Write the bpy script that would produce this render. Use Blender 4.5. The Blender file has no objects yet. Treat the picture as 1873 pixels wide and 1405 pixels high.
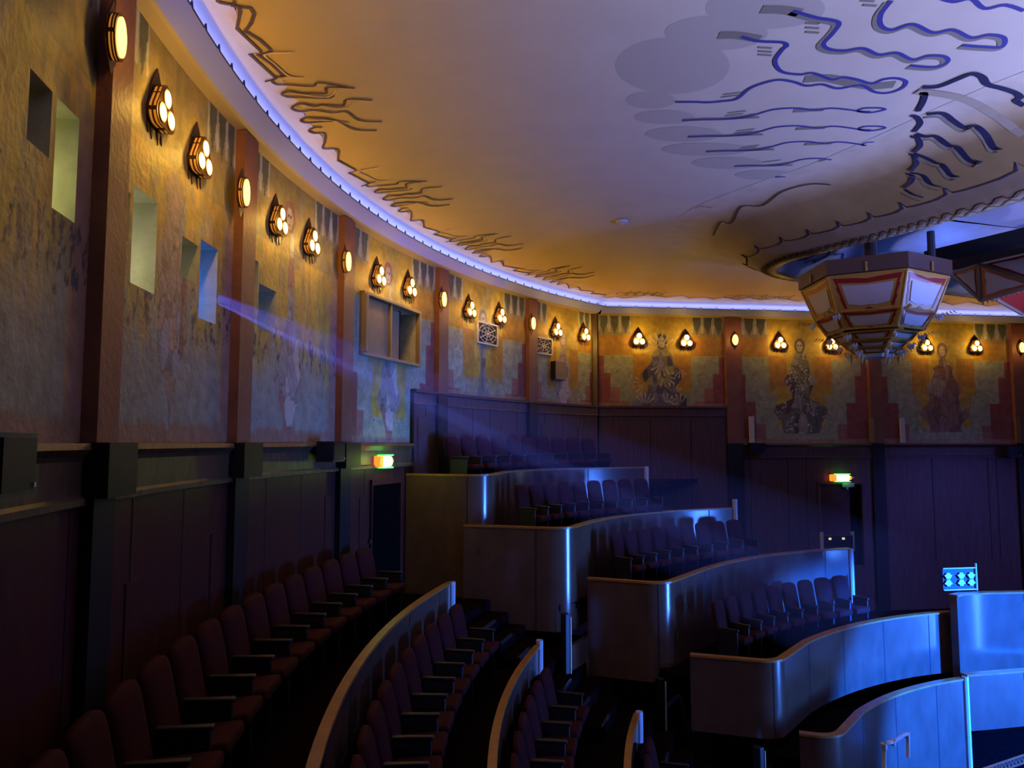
import bpy, bmesh, math, random
import numpy as np
from mathutils import Vector, Matrix
random.seed(7); rng = np.random.default_rng(7)
SC = bpy.context.scene
COL = SC.collection
pi = math.pi

# ------------------------------------------------------------ camera
F = 1353.0; CX, CY = 936.5, 702.5
PITCH = math.atan((811 - CY) / F)
cam_d = bpy.data.cameras.new('camera'); cam_d.sensor_width = 36; cam_d.lens = F / 1873 * 36
cam_d.clip_start = .02; cam_d.clip_end = 200
cam = bpy.data.objects.new('camera', cam_d); COL.objects.link(cam)
cam.location = (0, 0, 0); cam.rotation_euler = (pi / 2 + PITCH, 0, 0)
SC.camera = cam

# ------------------------------------------------------------ colour, world
SC.view_settings.view_transform = 'Standard'; SC.view_settings.look = 'None'
SC.view_settings.exposure = 0.0; SC.view_settings.gamma = 1.0
SC.view_settings.use_curve_mapping = False
W = bpy.data.worlds.new('dark_hall'); SC.world = W; W.use_nodes = True
W.node_tree.nodes['Background'].inputs[0].default_value = (.25, .3, .6, 1)
W.node_tree.nodes['Background'].inputs[1].default_value = .0005
try:
    SC.cycles.use_denoising = True
    SC.cycles.volume_bounces = 0
    SC.cycles.sample_clamp_indirect = 4
    SC.cycles.max_bounces = 6
    SC.cycles.volume_step_rate = 1
except Exception:
    pass

def lamp(name, kind, loc, energy, color, target=None, size=None, blend=.5, angle=None, rot=None):
    d = bpy.data.lights.new(name, kind); d.energy = energy; d.color = color
    if kind == 'SPOT':
        d.spot_size = math.radians(angle or 45); d.spot_blend = blend; d.shadow_soft_size = size or .05
    elif kind == 'POINT':
        d.shadow_soft_size = size or .05
    elif kind == 'AREA':
        d.size = size or 1
    o = bpy.data.objects.new(name, d); COL.objects.link(o); o.location = loc
    if target is not None:
        o.rotation_euler = (Vector(target) - Vector(loc)).to_track_quat('-Z', 'Y').to_euler()
    return o
TAPE = 7.5; GLOW = 260
# stage lighting hung outside the frame on the right, towards the stage
lamp('stage_spot', 'SPOT', (25, 0, 2.2), 480000, (.006, .095, 1), target=(9.8, 11.9, -4.0), size=.2, angle=15, blend=.35)
lamp('stage_spot', 'SPOT', (25, 0, 1.5), 5000, (.05, .20, 1), target=(2.4, 11.2, -2.0), size=.15, angle=17, blend=.5)
lamp('stage_spot', 'SPOT', (24, 10.5, 1.0), 8000, (.12, .25, 1), target=(6.6, 12.6, 2.4), size=.15, angle=9, blend=.4)
lamp('stage_spot', 'SPOT', (25, 0, 1.5), 5000, (.15, .16, 1), target=(11.5, 19.5, -2.9), size=.3, angle=17, blend=.9)
for p in ((9.4, 4.6, -.4), (6.6, -.4, -.3), (11.5, 9.0, .2)):  # unseen fill spots, added to turn the cornice band blue
    lamp('blue_fill', 'SPOT', p, 1100, (.10, .13, 1), target=(p[0], p[1] + .001, 4), size=.2, angle=148, blend=.12)
# area light added low on the stage side, shaped for the blue corner highlights
gl = lamp('corner_highlight_light', 'AREA', (25, 3.0, -5.5), GLOW, (.05, .20, 1), target=(2.2, 11.0, -2.6), size=3.4); gl.data.spread = math.radians(28); gl.data.shape = 'RECTANGLE'; gl.data.size_y = 6
# fill spots added out of view on the right to brighten the ceiling
for p, e in [((12.0, 9.4, .0), 1200), ((9.2, 4.2, -.7), 1600), ((6.8, -.6, -.5), 2200)]:
    lamp('ceiling_fill', 'SPOT', p, e, (.52, .56, .80), target=(p[0], p[1] + .001, 4), size=.2, angle=147, blend=.35)

# ------------------------------------------------------------ geometry frame
CC = (13.075, 6.747); R = 15.91
def P(th, r, z=None):
    t = math.radians(th); p = (CC[0] - r * math.cos(t), CC[1] + r * math.sin(t))
    return p if z is None else (p[0], p[1], z)
def polar(x, y):
    return math.degrees(math.atan2(y - CC[1], CC[0] - x)), math.hypot(x - CC[0], y - CC[1])
A0 = np.array([2.15, 18.36]); DB = np.array([.9918, .1276]); NB = np.array([.1276, -.9918])
def PB(s, d, z=None):
    p = A0 + DB * s + NB * d
    return (p[0], p[1]) if z is None else (p[0], p[1], z)
def ray(u, v):
    x = (u - CX) / F; y = -(v - CY) / F
    return np.array([x, math.cos(PITCH) - y * math.sin(PITCH), math.sin(PITCH) + y * math.cos(PITCH)])
def atz(u, v, z):
    r = ray(u, v); return r * (z / r[2])
def atarc(u, v, r0):
    r = ray(u, v); a = r[0]**2 + r[1]**2; b = -2 * (r[0] * CC[0] + r[1] * CC[1]); c = CC[0]**2 + CC[1]**2 - r0 * r0
    t = (-b + math.sqrt(b * b - 4 * a * c)) / (2 * a); q = r * t
    return polar(q[0], q[1])[0], q[2]
def atside(u, v, d=0):
    a = A0 + NB * d; r = ray(u, v); t = (a @ NB) / (r[:2] @ NB); q = r * t
    return float((q[:2] - A0) @ DB), float(q[2])
def set_arc(o, th, d, z):
    p = P(th, R - d); t = math.radians(th)
    o.location = (p[0], p[1], z); o.rotation_euler = (0, 0, math.atan2(-math.cos(t), -math.sin(t)))
def set_side(o, s, d, z):
    p = PB(s, d); o.location = (p[0], p[1], z); o.rotation_euler = (0, 0, math.atan2(-DB[1], -DB[0]))

# ------------------------------------------------------------ materials
def mat(name, color=(.5, .5, .5), rough=.5, metal=0, emit=None, es=0, bump=0, bscale=30, vary=0, vscale=8, attr=None, stretch=None, coat=0, spec=None):
    m = bpy.data.materials.new(name); m.use_nodes = True; nt = m.node_tree; N = nt.nodes; L = nt.links
    b = N['Principled BSDF']; b.inputs['Roughness'].default_value = rough; b.inputs['Metallic'].default_value = metal
    b.inputs['Base Color'].default_value = (*color, 1)
    if spec is not None: b.inputs['Specular IOR Level'].default_value = spec
    if coat: b.inputs['Coat Weight'].default_value = coat; b.inputs['Coat Roughness'].default_value = .18
    if emit: b.inputs['Emission Color'].default_value = (*emit, 1); b.inputs['Emission Strength'].default_value = es
    src = None
    tc = N.new('ShaderNodeTexCoord'); mp = N.new('ShaderNodeMapping'); L.new(tc.outputs['Object'], mp.inputs['Vector'])
    if stretch: mp.inputs['Scale'].default_value = stretch
    if attr:
        a = N.new('ShaderNodeVertexColor'); a.layer_name = attr; src = a.outputs['Color']
    if vary:
        n = N.new('ShaderNodeTexNoise'); n.inputs['Scale'].default_value = vscale; n.inputs['Detail'].default_value = 5
        L.new(mp.outputs[0], n.inputs['Vector'])
        r = N.new('ShaderNodeMapRange'); r.inputs[1].default_value = .3; r.inputs[2].default_value = .7
        r.inputs[3].default_value = 1 - vary; r.inputs[4].default_value = 1 + vary; L.new(n.outputs['Fac'], r.inputs[0])
        mx = N.new('ShaderNodeMix'); mx.data_type = 'RGBA'; mx.blend_type = 'MULTIPLY'; mx.inputs[0].default_value = 1
        if src: L.new(src, mx.inputs[6])
        else: mx.inputs[6].default_value = (*color, 1)
        L.new(r.outputs[0], mx.inputs[7]); src = mx.outputs[2]
    if src: L.new(src, b.inputs['Base Color'])
    if bump:
        n = N.new('ShaderNodeTexNoise'); n.inputs['Scale'].default_value = bscale; n.inputs['Detail'].default_value = 4
        L.new(mp.outputs[0], n.inputs['Vector'])
        bp = N.new('ShaderNodeBump'); bp.inputs['Strength'].default_value = bump; bp.inputs['Distance'].default_value = .02
        L.new(n.outputs['Fac'], bp.inputs['Height']); L.new(bp.outputs[0], b.inputs['Normal'])
    return m
M = {}
M['mural'] = mat('painted_mural', rough=.55, attr='Col', vary=.22, vscale=7, bump=.5, bscale=16)
M['ceil'] = mat('painted_ceiling', rough=.6, attr='Col', vary=.04, vscale=2)
M['ring'] = mat('painted_dome_ring', rough=.55, attr='Col', vary=.1, vscale=3, bump=.15, bscale=8)
M['pil'] = mat('pilaster_paint', (.24, .09, .05), .55, vary=.2, vscale=3, bump=.3, bscale=20)
M['wood'] = mat('dark_panel_wood', (.062, .013, .006), .42, vary=.3, vscale=3, stretch=(6, 6, .6), bump=.08, bscale=20)
M['wood_side'] = mat('brown_panel_wood', (.10, .05, .05), .45, vary=.25, vscale=3, stretch=(6, 6, .6))
M['black_wood'] = mat('black_painted_wood', (.006, .004, .004), .5)
M['band'] = mat('brown_dado_band', (.10, .062, .028), .4, vary=.4, vscale=5, stretch=(3, 3, 1))
M['seam'] = mat('panel_joint', (.01, .005, .004), .7)
M['para'] = mat('varnished_balcony_wood', (.12, .062, .038), .22, coat=.6, vary=.15, vscale=2.5, stretch=(2, 2, 1), bump=.05, bscale=8)
M['cap'] = mat('varnished_handrail_wood', (.34, .14, .025), .33, vary=.2, vscale=6)
M['velvet'] = mat('dark_red_velvet', (.036, .0028, .002), .85, vary=.2, vscale=20)
M['velvet'].node_tree.nodes['Principled BSDF'].inputs['Specular IOR Level'].default_value = .15
M['seatwood'] = mat('seat_frame_black', (.010, .006, .005), .5)
M['carpet'] = mat('dark_carpet', (.010, .004, .004), 1.0, vary=.3, vscale=12, spec=0)
M['nosing'] = mat('aluminium_nosing', (.7, .7, .72), .25, metal=1)
M['steel'] = mat('chrome', (.75, .77, .8), .2, metal=1)
M['globe'] = mat('lamp_glass_lit', (1, .9, .7), .3, emit=(1, .62, .17), es=7.5)
M['globe1'] = mat('oval_lamp_glass_lit', (1, .8, .4), .3, emit=(1, .55, .09), es=4.2)
M['amber'] = mat('amber_glass_lit', (.9, .45, .1), .3, emit=(1, .34, .035), es=.4)
M['bronze'] = mat('bronze_lamp_metal', (.10, .05, .025), .35, metal=.8)
M['gilt'] = mat('gilded_metal', (.45, .28, .09), .4, metal=.5)
M['line'] = mat('painted_line_brown', (.10, .055, .03), .7)
M['lineb'] = mat('painted_line_dark_blue', (.012, .012, .06), .7)
M['linev'] = mat('painted_line_violet', (.05, .05, .26), .7)
M['lineg'] = mat('painted_line_grey', (.24, .22, .17), .7)
M['gold'] = mat('painted_gold_highlight', (.75, .50, .13), .45)
M['goldz'] = mat('painted_gold_ground', (.50, .36, .10), .5)
M['cloud'] = mat('painted_grey_cloud', (.50, .45, .37), .6)
M['cloudy'] = mat('painted_ochre_cloud', (.52, .37, .12), .55)
M['black'] = mat('matt_black', (.004, .004, .005), .5)
M['speaker'] = mat('black_speaker_case', (.012, .013, .03), .35)
M['glassd'] = mat('dark_window_glass', (.01, .02, .04), .08)
M['plaster'] = mat('pale_niche_plaster', (.6, .6, .42), .8, bump=.5, bscale=12, vary=.15, vscale=5)
M['boothw'] = mat('booth_shutter_board', (.30, .20, .10), .5, vary=.1)
M['boothf'] = mat('booth_window_frame', (.35, .24, .10), .4)
M['panelw'] = mat('lantern_white_glass', (.50, .45, .43), .5)
M['panelf'] = mat('lantern_ochre_wood', (.50, .28, .05), .4)
M['panelr'] = mat('lantern_red_paint', (.30, .015, .012), .4)
M['lantop'] = mat('lantern_crown_brown', (.09, .05, .04), .4)
M['crystal'] = mat('crystal_leaf', (.75, .75, .8), .15)
M['leaf'] = mat('gilt_leaf', (.55, .38, .10), .4)
M['green'] = mat('exit_sign_green', (.1, 1, .3), .4, emit=(.10, 1, .12), es=2.2)
M['white'] = mat('exit_sign_white', (1, 1, 1), .4, emit=(.75, 1, .55), es=6)
M['exito'] = mat('exit_sign_amber', (1, .3, .05), .4, emit=(1, .22, .02), es=1.6)
M['pale'] = mat('pale_metal', (.55, .55, .6), .35)
M['cream'] = mat('cream_plate', (.7, .65, .5), .5)
M['doorw'] = mat('dark_red_door', (.07, .02, .02), .45, vary=.2, vscale=4)
M['soffit'] = mat('cornice_cream_paint', (.30, .23, .17), .55)
M['orn'] = mat('pale_ornament', (.6, .7, .8), .4)

# ------------------------------------------------------------ object helpers
def props(o, label=None, cat=None, group=None, kind=None):
    if label: o['label'] = label
    if cat: o['category'] = cat
    if group: o['group'] = group
    if kind: o['kind'] = kind
    return o
def empty(name, loc=(0, 0, 0)):
    o = bpy.data.objects.new(name, None); COL.objects.link(o); o.location = loc; o.empty_display_size = .1
    return o
def mesh(name, verts, faces, m, parent=None, mats=None, fm=None, smooth=False):
    me = bpy.data.meshes.new(name); me.from_pydata([tuple(map(float, v)) for v in verts], [], [tuple(f) for f in faces])
    for q in (mats or [m]): me.materials.append(q)
    if fm is not None: me.polygons.foreach_set('material_index', fm)
    if smooth: me.polygons.foreach_set('use_smooth', [True] * len(me.polygons))
    me.update()
    o = bpy.data.objects.new(name, me); COL.objects.link(o)
    if parent: o.parent = parent
    return o
class MB:
    def __init__(s): s.v = []; s.f = []; s.m = []; s.mats = []
    def mi(s, m):
        if m not in s.mats: s.mats.append(m)
        return s.mats.index(m)
    def add(s, vs, fs, m):
        n = len(s.v); s.v += [tuple(v) for v in vs]; k = s.mi(m)
        for f in fs: s.f.append(tuple(i + n for i in f)); s.m.append(k)
        return s
    def box(s, c, size, m, bev=0, rot=None):
        x, y, z = [q / 2 for q in size]
        if bev:
            b = min(bev, x * .9, y * .9, z * .9); bm = bmesh.new(); bmesh.ops.create_cube(bm, size=1)
            bmesh.ops.scale(bm, vec=(2 * x, 2 * y, 2 * z), verts=bm.verts); bmesh.ops.bevel(bm, geom=bm.edges[:], offset=b, segments=3, affect='EDGES', profile=.5)
            vs = [v.co.copy() for v in bm.verts]; fs = [[v.index for v in f.verts] for f in bm.faces]; bm.free()
        else:
            vs = [Vector((i, j, k)) for i in (-x, x) for j in (-y, y) for k in (-z, z)]
            fs = [(0, 1, 3, 2), (4, 6, 7, 5), (0, 4, 5, 1), (2, 3, 7, 6), (0, 2, 6, 4), (1, 5, 7, 3)]
        if rot is not None: vs = [rot @ v for v in vs]
        return s.add([(v[0] + c[0], v[1] + c[1], v[2] + c[2]) for v in vs], fs, m)
    def prism(s, outline, y0, y1, m):      # outline in x,z extruded along y
        n = len(outline)
        vs = [(p[0], y0, p[1]) for p in outline] + [(p[0], y1, p[1]) for p in outline]
        fs = [tuple(range(n)), tuple(range(2 * n - 1, n - 1, -1))] + [(i, i + n, (i + 1) % n + n, (i + 1) % n) for i in range(n)]
        return s.add(vs, fs, m)
    def shell(s, outline, y0, y1, m):      # open band
        n = len(outline)
        vs = [(p[0], y0, p[1]) for p in outline] + [(p[0], y1, p[1]) for p in outline]
        return s.add(vs, [(i, i + n, (i + 1) % n + n, (i + 1) % n) for i in range(n)], m)
    def tube(s, pts, r, m, n=8):
        pts = [Vector(p) for p in pts]; rings = []
        for i, p in enumerate(pts):
            d = (pts[min(i + 1, len(pts) - 1)] - pts[max(i - 1, 0)]).normalized()
            a = Vector((0, 0, 1)) if abs(d.z) < .9 else Vector((1, 0, 0)); u = d.cross(a).normalized(); w = d.cross(u)
            rings.append([p + (u * math.cos(2 * pi * k / n) + w * math.sin(2 * pi * k / n)) * r for k in range(n)])
        vs = [v for q in rings for v in q]; fs = []
        for i in range(len(pts) - 1):
            for k in range(n): fs.append((i * n + k, i * n + (k + 1) % n, (i + 1) * n + (k + 1) % n, (i + 1) * n + k))
        fs += [tuple(range(n)), tuple(range(len(vs) - 1, len(vs) - n - 1, -1))]
        return s.add(vs, fs, m)
    def build(s, name, parent=None, smooth=False):
        return mesh(name, s.v, s.f, None, parent, s.mats, s.m, smooth)
def ell(rx, rz, cx=0, cz=0, n=24): return [(cx + rx * math.cos(2 * pi * k / n), cz + rz * math.sin(2 * pi * k / n)) for k in range(n)]
def copy_tree(o, parent=None):
    c = o.copy(); COL.objects.link(c); c.parent = parent
    for ch in KIDS.get(o.name, []):
        q = copy_tree(ch, c); q.matrix_parent_inverse = ch.matrix_parent_inverse.copy()
    return c
KIDS = {}
def register(root):
    KIDS.clear()
    for o in COL.objects:
        if o.parent: KIDS.setdefault(o.parent.name, []).append(o)
ORD = ['first', 'second', 'third', 'fourth', 'fifth', 'sixth', 'seventh', 'eighth', 'ninth', 'tenth', 'eleventh', 'twelfth', 'thirteenth', 'fourteenth', 'fifteenth', 'sixteenth', 'seventeenth', 'eighteenth']

# ------------------------------------------------------------ noise for painting
def vnoise(x, y, seed=0):
    xi = np.floor(x).astype(np.int64); yi = np.floor(y).astype(np.int64); fx = x - xi; fy = y - yi
    def h(a, b):
        n = (a * 374761393 + b * 668265263 + seed * 974634777) & 0xffffffff
        n = ((n ^ (n >> 13)) * 1274126177) & 0xffffffff
        return ((n ^ (n >> 16)) & 0xffff) / 65535.0
    fx = fx * fx * (3 - 2 * fx); fy = fy * fy * (3 - 2 * fy)
    return (h(xi, yi) * (1 - fx) + h(xi + 1, yi) * fx) * (1 - fy) + (h(xi, yi + 1) * (1 - fx) + h(xi + 1, yi + 1) * fx) * fy
def fbm(x, y, seed=0):
    return vnoise(x, y, seed) * .5 + vnoise(x * 2.1, y * 2.1, seed + 1) * .3 + vnoise(x * 4.3, y * 4.3, seed + 2) * .2
def sst(a, b, x): t = np.clip((x - a) / (b - a + 1e-9), 0, 1); return t * t * (3 - 2 * t)
def inpoly(x, y, poly):
    r = np.zeros(x.shape, bool); n = len(poly)
    for i in range(n):
        x1, y1 = poly[i]; x2, y2 = poly[(i + 1) % n]
        if y1 == y2: continue
        c = ((y1 > y) != (y2 > y)) & (x < (x2 - x1) * (y - y1) / (y2 - y1) + x1); r ^= c
    return r
def put(col, mask, c):
    a = mask.astype(float)[..., None] if mask.dtype == bool else mask[..., None]
    col[:] = col * (1 - a) + np.array(c) * a

OCHRE = (.47, .34, .05); ORNG = (.40, .21, .025); GREY = (.33, .34, .20); RED = (.27, .075, .05); PINK = (.36, .20, .13); PURP = (.26, .11, .16); OLIVE = (.22, .19, .09)
FIG = [
 dict(pal=[(.45, .30, .16), (.36, .2, .12), (.30, .33, .3), (.5, .4, .2)], w=[(.6, .05), (.9, .16), (1.4, .2), (1.8, .15), (2.2, .1)], top=2.3),
 dict(pal=[(.38, .27, .18), (.45, .30, .18), (.3, .14, .09), (.34, .36, .34)], w=[(.1, .02), (.5, .14), (1.0, .28), (1.6, .26), (2.1, .18)], top=2.35),
 dict(pal=[(.36, .16, .12), (.30, .27, .2), (.42, .28, .2), (.5, .45, .35), (.35, .3, .25)], w=[(.05, .08), (.35, .2), (.7, .34), (1.1, .3), (1.4, .1)], top=2.72, hx=-.08),
 dict(pal=[(.20, .22, .18), (.28, .3, .2), (.45, .45, .35), (.25, .28, .25)], w=[(.25, .2), (.5, .36), (.9, .33), (1.15, .12), (1.5, .1), (2.1, .12)], top=2.5),
 dict(pal=[(.42, .27, .24), (.30, .28, .33), (.5, .45, .38), (.34, .22, .2)], w=[(.3, .3), (.7, .16), (1.3, .26), (1.9, .2), (2.1, .1)], top=2.45),
 dict(pal=[(.07, .07, .14), (.13, .13, .23), (.20, .19, .30), (.10, .09, .17), (.3, .27, .14)], w=[(.92, .75), (1.3, .45), (1.8, .44), (2.2, .3), (2.35, .12)], top=2.55, fans=True),
 dict(pal=[(.13, .12, .09), (.2, .19, .12), (.10, .06, .05), (.3, .28, .2), (.17, .17, .11)], w=[(.25, .4), (.6, .75), (.95, .6), (1.15, .28), (1.6, .38), (2.0, .3), (2.2, .16)], top=2.5, white=True),
 dict(pal=[(.26, .15, .12), (.3, .18, .14), (.22, .11, .09), (.34, .27, .22)], w=[(.3, .5), (.7, .62), (1.2, .5), (1.7, .36), (2.0, .3), (2.1, .1)], top=2.45),
]
def figure(col, x, z, k):
    f = FIG[k]; r = np.random.default_rng(50 + k)
    zs = [a for a, b in f['w']] + [f['top'] - .06]; ws = [b for a, b in f['w']] + [.05]
    w = np.interp(z, zs, ws) * (1 + .18 * np.sin(z * 9 + k)); w = w * ((z > zs[0]) & (z < zs[-1]))
    m = np.abs(x) < w
    sx = r.uniform(-.7, .7, 46); sz = r.uniform(zs[0], zs[-1], 46); ci = r.integers(0, len(f['pal']), 46)
    xx, zz = x[m], z[m]
    d = (np.abs(xx[:, None] - sx) * 1.5 + np.abs(zz[:, None] - sz) * .8)
    o = np.argsort(d, 1)[:, :2]; near = o[:, 0]; gap = d[np.arange(len(d)), o[:, 1]] - d[np.arange(len(d)), o[:, 0]]
    c = np.array(f['pal'])[ci[near]]; c = c * np.where(gap < .03, .6, 1)[:, None]
    if f.get('white'):
        q = fbm(xx * 5, zz * 5, 9) ; c = np.where(((q > .585) & (q < .63))[:, None], (.55, .53, .45), c)
    col[m] = c
    if k < 2: return
    hx = f.get('hx', 0); T = f['top']
    put(col, ((x - hx) / .15)**2 + ((z - T - .02) / .2)**2 < 1, np.array(f['pal'][0]) * .8)
    put(col, ((x - hx) / .085)**2 + ((z - T) / .14)**2 < 1, (.45, .38, .28))
    put(col, (np.abs(np.abs(x - hx) - .035) < .017) & (np.abs(z - T - .03) < .014), (.06, .04, .03))
    put(col, (np.abs(x - hx) < .025) & (np.abs(z - T + .075) < .012), (.3, .05, .04))
    if f.get('fans'):
        for fx, fz, a0, rr in [(0, 2.0, -100, .32), (.05, 1.7, -60, .3), (.45, 1.9, -90, .25), (-.45, 1.5, 200, .3), (-.45, .95, 90, .33), (.1, .95, 60, .3), (.45, .93, 110, .33), (.25, 1.25, 80, .28), (0, 2.38, 90, .4), (-.1, 2.4, 150, .4)]:
            dx, dz = x - fx, z - fz; an = (np.degrees(np.arctan2(dz, dx)) - a0 + 180) % 360 - 180; rad = np.hypot(dx, dz)
            put(col, (np.abs(an) < 62) & (rad < rr) & (rad > .06) & (np.abs((an + 62) % 24 - 12) < 3.2), (.55, .5, .36))
def bay(col, s, z, w, k, style, zb=0.0):
    """s metres from bay start, w bay width"""
    u = s / w; x = s - w / 2; um = np.minimum(u, 1 - u)
    n1 = fbm(s * 3, z * 3, k * 7); n2 = fbm(s * 9, z * 2.2, k * 7 + 3)
    base = np.array(OCHRE) * (.75 + .5 * n1)[..., None]; col[:] = base
    n0 = z - zb
    # side grey panels
    if style == 'near':
        st = np.clip(fbm(s * 7, z * 1.3, k + 20), 0, 1)
        put(col, sst(.35, .65, st) * .7, (.50, .29, .05))
        put(col, sst(.52, .7, fbm(s * 11, z * 2, k + 30)) * .7, OLIVE)
        put(col, sst(.58, .72, fbm(s * 5, z * 3, k + 34)) * .5, (.25, .25, .2))
        g = sst(1.35, .55, z + 1.0 * (fbm(s * 8, z * .8, k + 41) - .5)) * sst(.07, .10, um)
        put(col, g * .92, np.array((.29, .31, .24)))
        put(col, sst(.09, .06, um) * sst(2.4, 1.6, z), PINK)
        put(col, (um < .05) & (z < .75), PINK); put(col, sst(.045, .035, u) * sst(.75, .5, z), PURP)
        put(col, sst(.26, .18, z + .12 * n2), (.32, .19, .11))
        sp = fbm(s * 22, z * 7, k + 60) * sst(.5, 1.0, z) * sst(1.9, 1.2, z); put(col, sst(.60, .64, sp), (.07, .06, .07))
        put(col, (z > 2.3) * .6, OLIVE)
        put(col, sst(.62, .68, fbm(s * 12, z * 12, k + 80)) * (u < .08) * .8, (.15, .05, .02))
    else:
        put(col, (z < 2.72) & (z > 2.2) & (um < .27), ORNG)
        e1 = .045 + .05 * (z < 1.75) + .07 * (z < 1.05); e2 = .27 + .05 * (z < 1.25)
        put(col, (um < e1) & (z < 2.2), np.array(RED) * 1.0)
        gm = (um >= e1) & (um < e2) & (z < 2.2) | ((um >= e1) & (n0 < .42))
        put(col, gm, np.array(GREY) * 1.0)
        rel = fbm(s * 6, z * 6, k + 3); put(col, (gm & (np.abs(rel - .5) < .018)) * .6, (.48, .46, .36)); put(col, (gm & (np.abs(rel - .44) < .012)) * .5, (.14, .15, .11))
        put(col, sst(1.0, 1.7, z) * ((um >= e2 + .0) & (um < e2 + .13) & (z < 2.25)), ORNG)
        put(col, (um > e1) & (um < e1 + .07) & (n0 < .5) & (n0 > .02), (.34, .15, .10))
        put(col, (n0 < .12) * .7, (.36, .22, .12))
    # pennant frieze next to the pilasters
    fz = (z > 2.72) & (um < .26)
    put(col, fz, (.30, .24, .11))
    ph = (um / .26 * 3.0) % 1; hh = 3.15 - .42 * (1 - np.abs(ph * 2 - 1))
    put(col, fz & (z > hh) & (um > .02), (.10, .11, .08))
    ph2 = (um / .26 * 3.0 + .5) % 1; hh2 = 3.18 - .3 * (1 - np.abs(ph2 * 2 - 1)) * (ph2 > .3) * (ph2 < .7) * 2
    put(col, fz & (np.abs(ph2 - .5) < .17 - .25 * np.abs(z - 2.95)) & (z > 2.8), (.45, .44, .38))
    if style == 'near' and k < 1: return
    figure(col, x, z, k)

# ------------------------------------------------------------ walls with openings
ZT = 3.24
PILS = [-19.0, -7.69, 2.17, 12.67, 24.45, 36.6]           # left edges of the pilasters on the curved wall
PW = 1.2
CORNER = 46.3
OPEN = []      # (th0, th1, z0, z1, depth, kind)
for q, kind in [(((57, 115), (95, 175), (90, 298), (48, 245)), 'a1'), (((108, 172), (145, 225), (136, 415), (92, 370)), 'b1'),
                (((222, 345), (238, 350), (236, 442), (216, 430)), 'a2'), (((245, 337), (288, 372), (283, 541), (238, 515)), 'b2'),
                (((334, 432), (363, 450), (360, 521), (330, 503)), 'a3'), (((369, 438), (399, 458), (394, 594), (361, 580)), 'b3'),
                (((450, 470), (472, 475), (473, 530), (450, 527)), 'a4'), (((476, 520), (505, 533), (504, 613), (470, 598)), 'b4'),
                (((662, 541), (760, 572), (760, 664), (660, 648)), 'booth')]:
    h = [atarc(*p, R) for p in q]
    t0 = (h[0][0] + h[3][0]) / 2; t1 = (h[1][0] + h[2][0]) / 2; z0 = (h[2][1] + h[3][1]) / 2; z1 = (h[0][1] + h[1][1]) / 2
    OPEN.append([t0, t1, z0, z1, kind])
def arc_wall(name, th0, th1, z0, z1, step, zstep, m, opens=(), painter=None, bot=None):
    ths = list(np.arange(th0, th1, step)) + [th1]; zs = list(np.arange(z0, z1, zstep)) + [z1]
    def snap(lst, v):
        i = int(np.argmin([abs(a - v) for a in lst])); lst[i] = v; return i
    idx = []
    for o in opens:
        if o[1] < th0 or o[0] > th1: continue
        idx.append((snap(ths, o[0]), snap(ths, o[1]), snap(zs, o[2]), snap(zs, o[3])))
    TH, Z = np.meshgrid(ths, zs, indexing='ij'); t = np.radians(TH)
    V = np.stack([CC[0] - R * np.cos(t), CC[1] + R * np.sin(t), Z], -1).reshape(-1, 3)
    nz = len(zs); faces = []
    hole = np.zeros((len(ths), nz), bool)
    for a, b, c, d in idx: hole[a:b, c:d] = True
    for i in range(len(ths) - 1):
        for j in range(nz - 1):
            if not hole[i, j]: faces.append((i * nz + j, (i + 1) * nz + j, (i + 1) * nz + j + 1, i * nz + j + 1))
    o = mesh(name, V, faces, m, smooth=True)
    if painter:
        col = np.ones(TH.shape + (3,)) * .3; painter(col, TH, Z)
        a = o.data.color_attributes.new('Col', 'FLOAT_COLOR', 'POINT')
        a.data.foreach_set('color', np.concatenate([col, np.ones(TH.shape + (1,))], -1).reshape(-1).astype(np.float32))
    return o
def paint_arc(col, TH, Z):
    ends = PILS[1:] + [CORNER]
    for k, (a, b) in enumerate(zip(PILS, ends)):
        i0 = np.searchsorted(TH[:, 0], a); i1 = np.searchsorted(TH[:, 0], b) if b < CORNER else TH.shape[0]
        aa = a + PW * .5; w = math.radians(b - aa) * R
        s = np.radians(TH[i0:i1] - aa) * R; c = np.zeros(s.shape + (3,))
        if k < 3: bay(c, s, Z[i0:i1], w, k, 'near')
        else: bay(c, s, Z[i0:i1], w, k - 1 if k > 3 else 2, 'far', .9 if k >= 4 else 0)
        col[i0:i1] = c
wall = arc_wall('wall_rear', -24.0, CORNER, -.06, ZT, .075, .02, M['mural'], OPEN, paint_arc)
props(wall, kind='structure')
# side wall
def paint_side(col, S, Z):
    edges = [0.0, 3.3, 7.2, 11.35, 15.4, 19.5]
    for k in range(5):
        i0 = np.searchsorted(S[:, 0], edges[k]); i1 = np.searchsorted(S[:, 0], edges[k + 1]) if k < 4 else S.shape[0]
        s0 = edges[k] + (.2 if k else 0); w = edges[k + 1] - s0; c = np.zeros((i1 - i0, S.shape[1], 3))
        bay(c, S[i0:i1] - s0, Z[i0:i1], w, min(5 + k, 7), 'far', .9 if k == 0 else 0)
        col[i0:i1] = c
ss = np.arange(0, 19.52, .02); zs = np.arange(-.10, ZT + .001, .02)
S_, Z_ = np.meshgrid(ss, zs, indexing='ij')
V = np.stack([A0[0] + DB[0] * S_, A0[1] + DB[1] * S_, Z_], -1).reshape(-1, 3); nz = len(zs)
I, J = np.meshgrid(np.arange(len(ss) - 1), np.arange(nz - 1), indexing='ij'); b0 = (I * nz + J).ravel()
o = mesh('wall_side', V, np.stack([b0, b0 + nz, b0 + nz + 1, b0 + 1], -1).tolist(), M['mural'])
col = np.zeros(S_.shape + (3,)); paint_side(col, S_, Z_)
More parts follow.
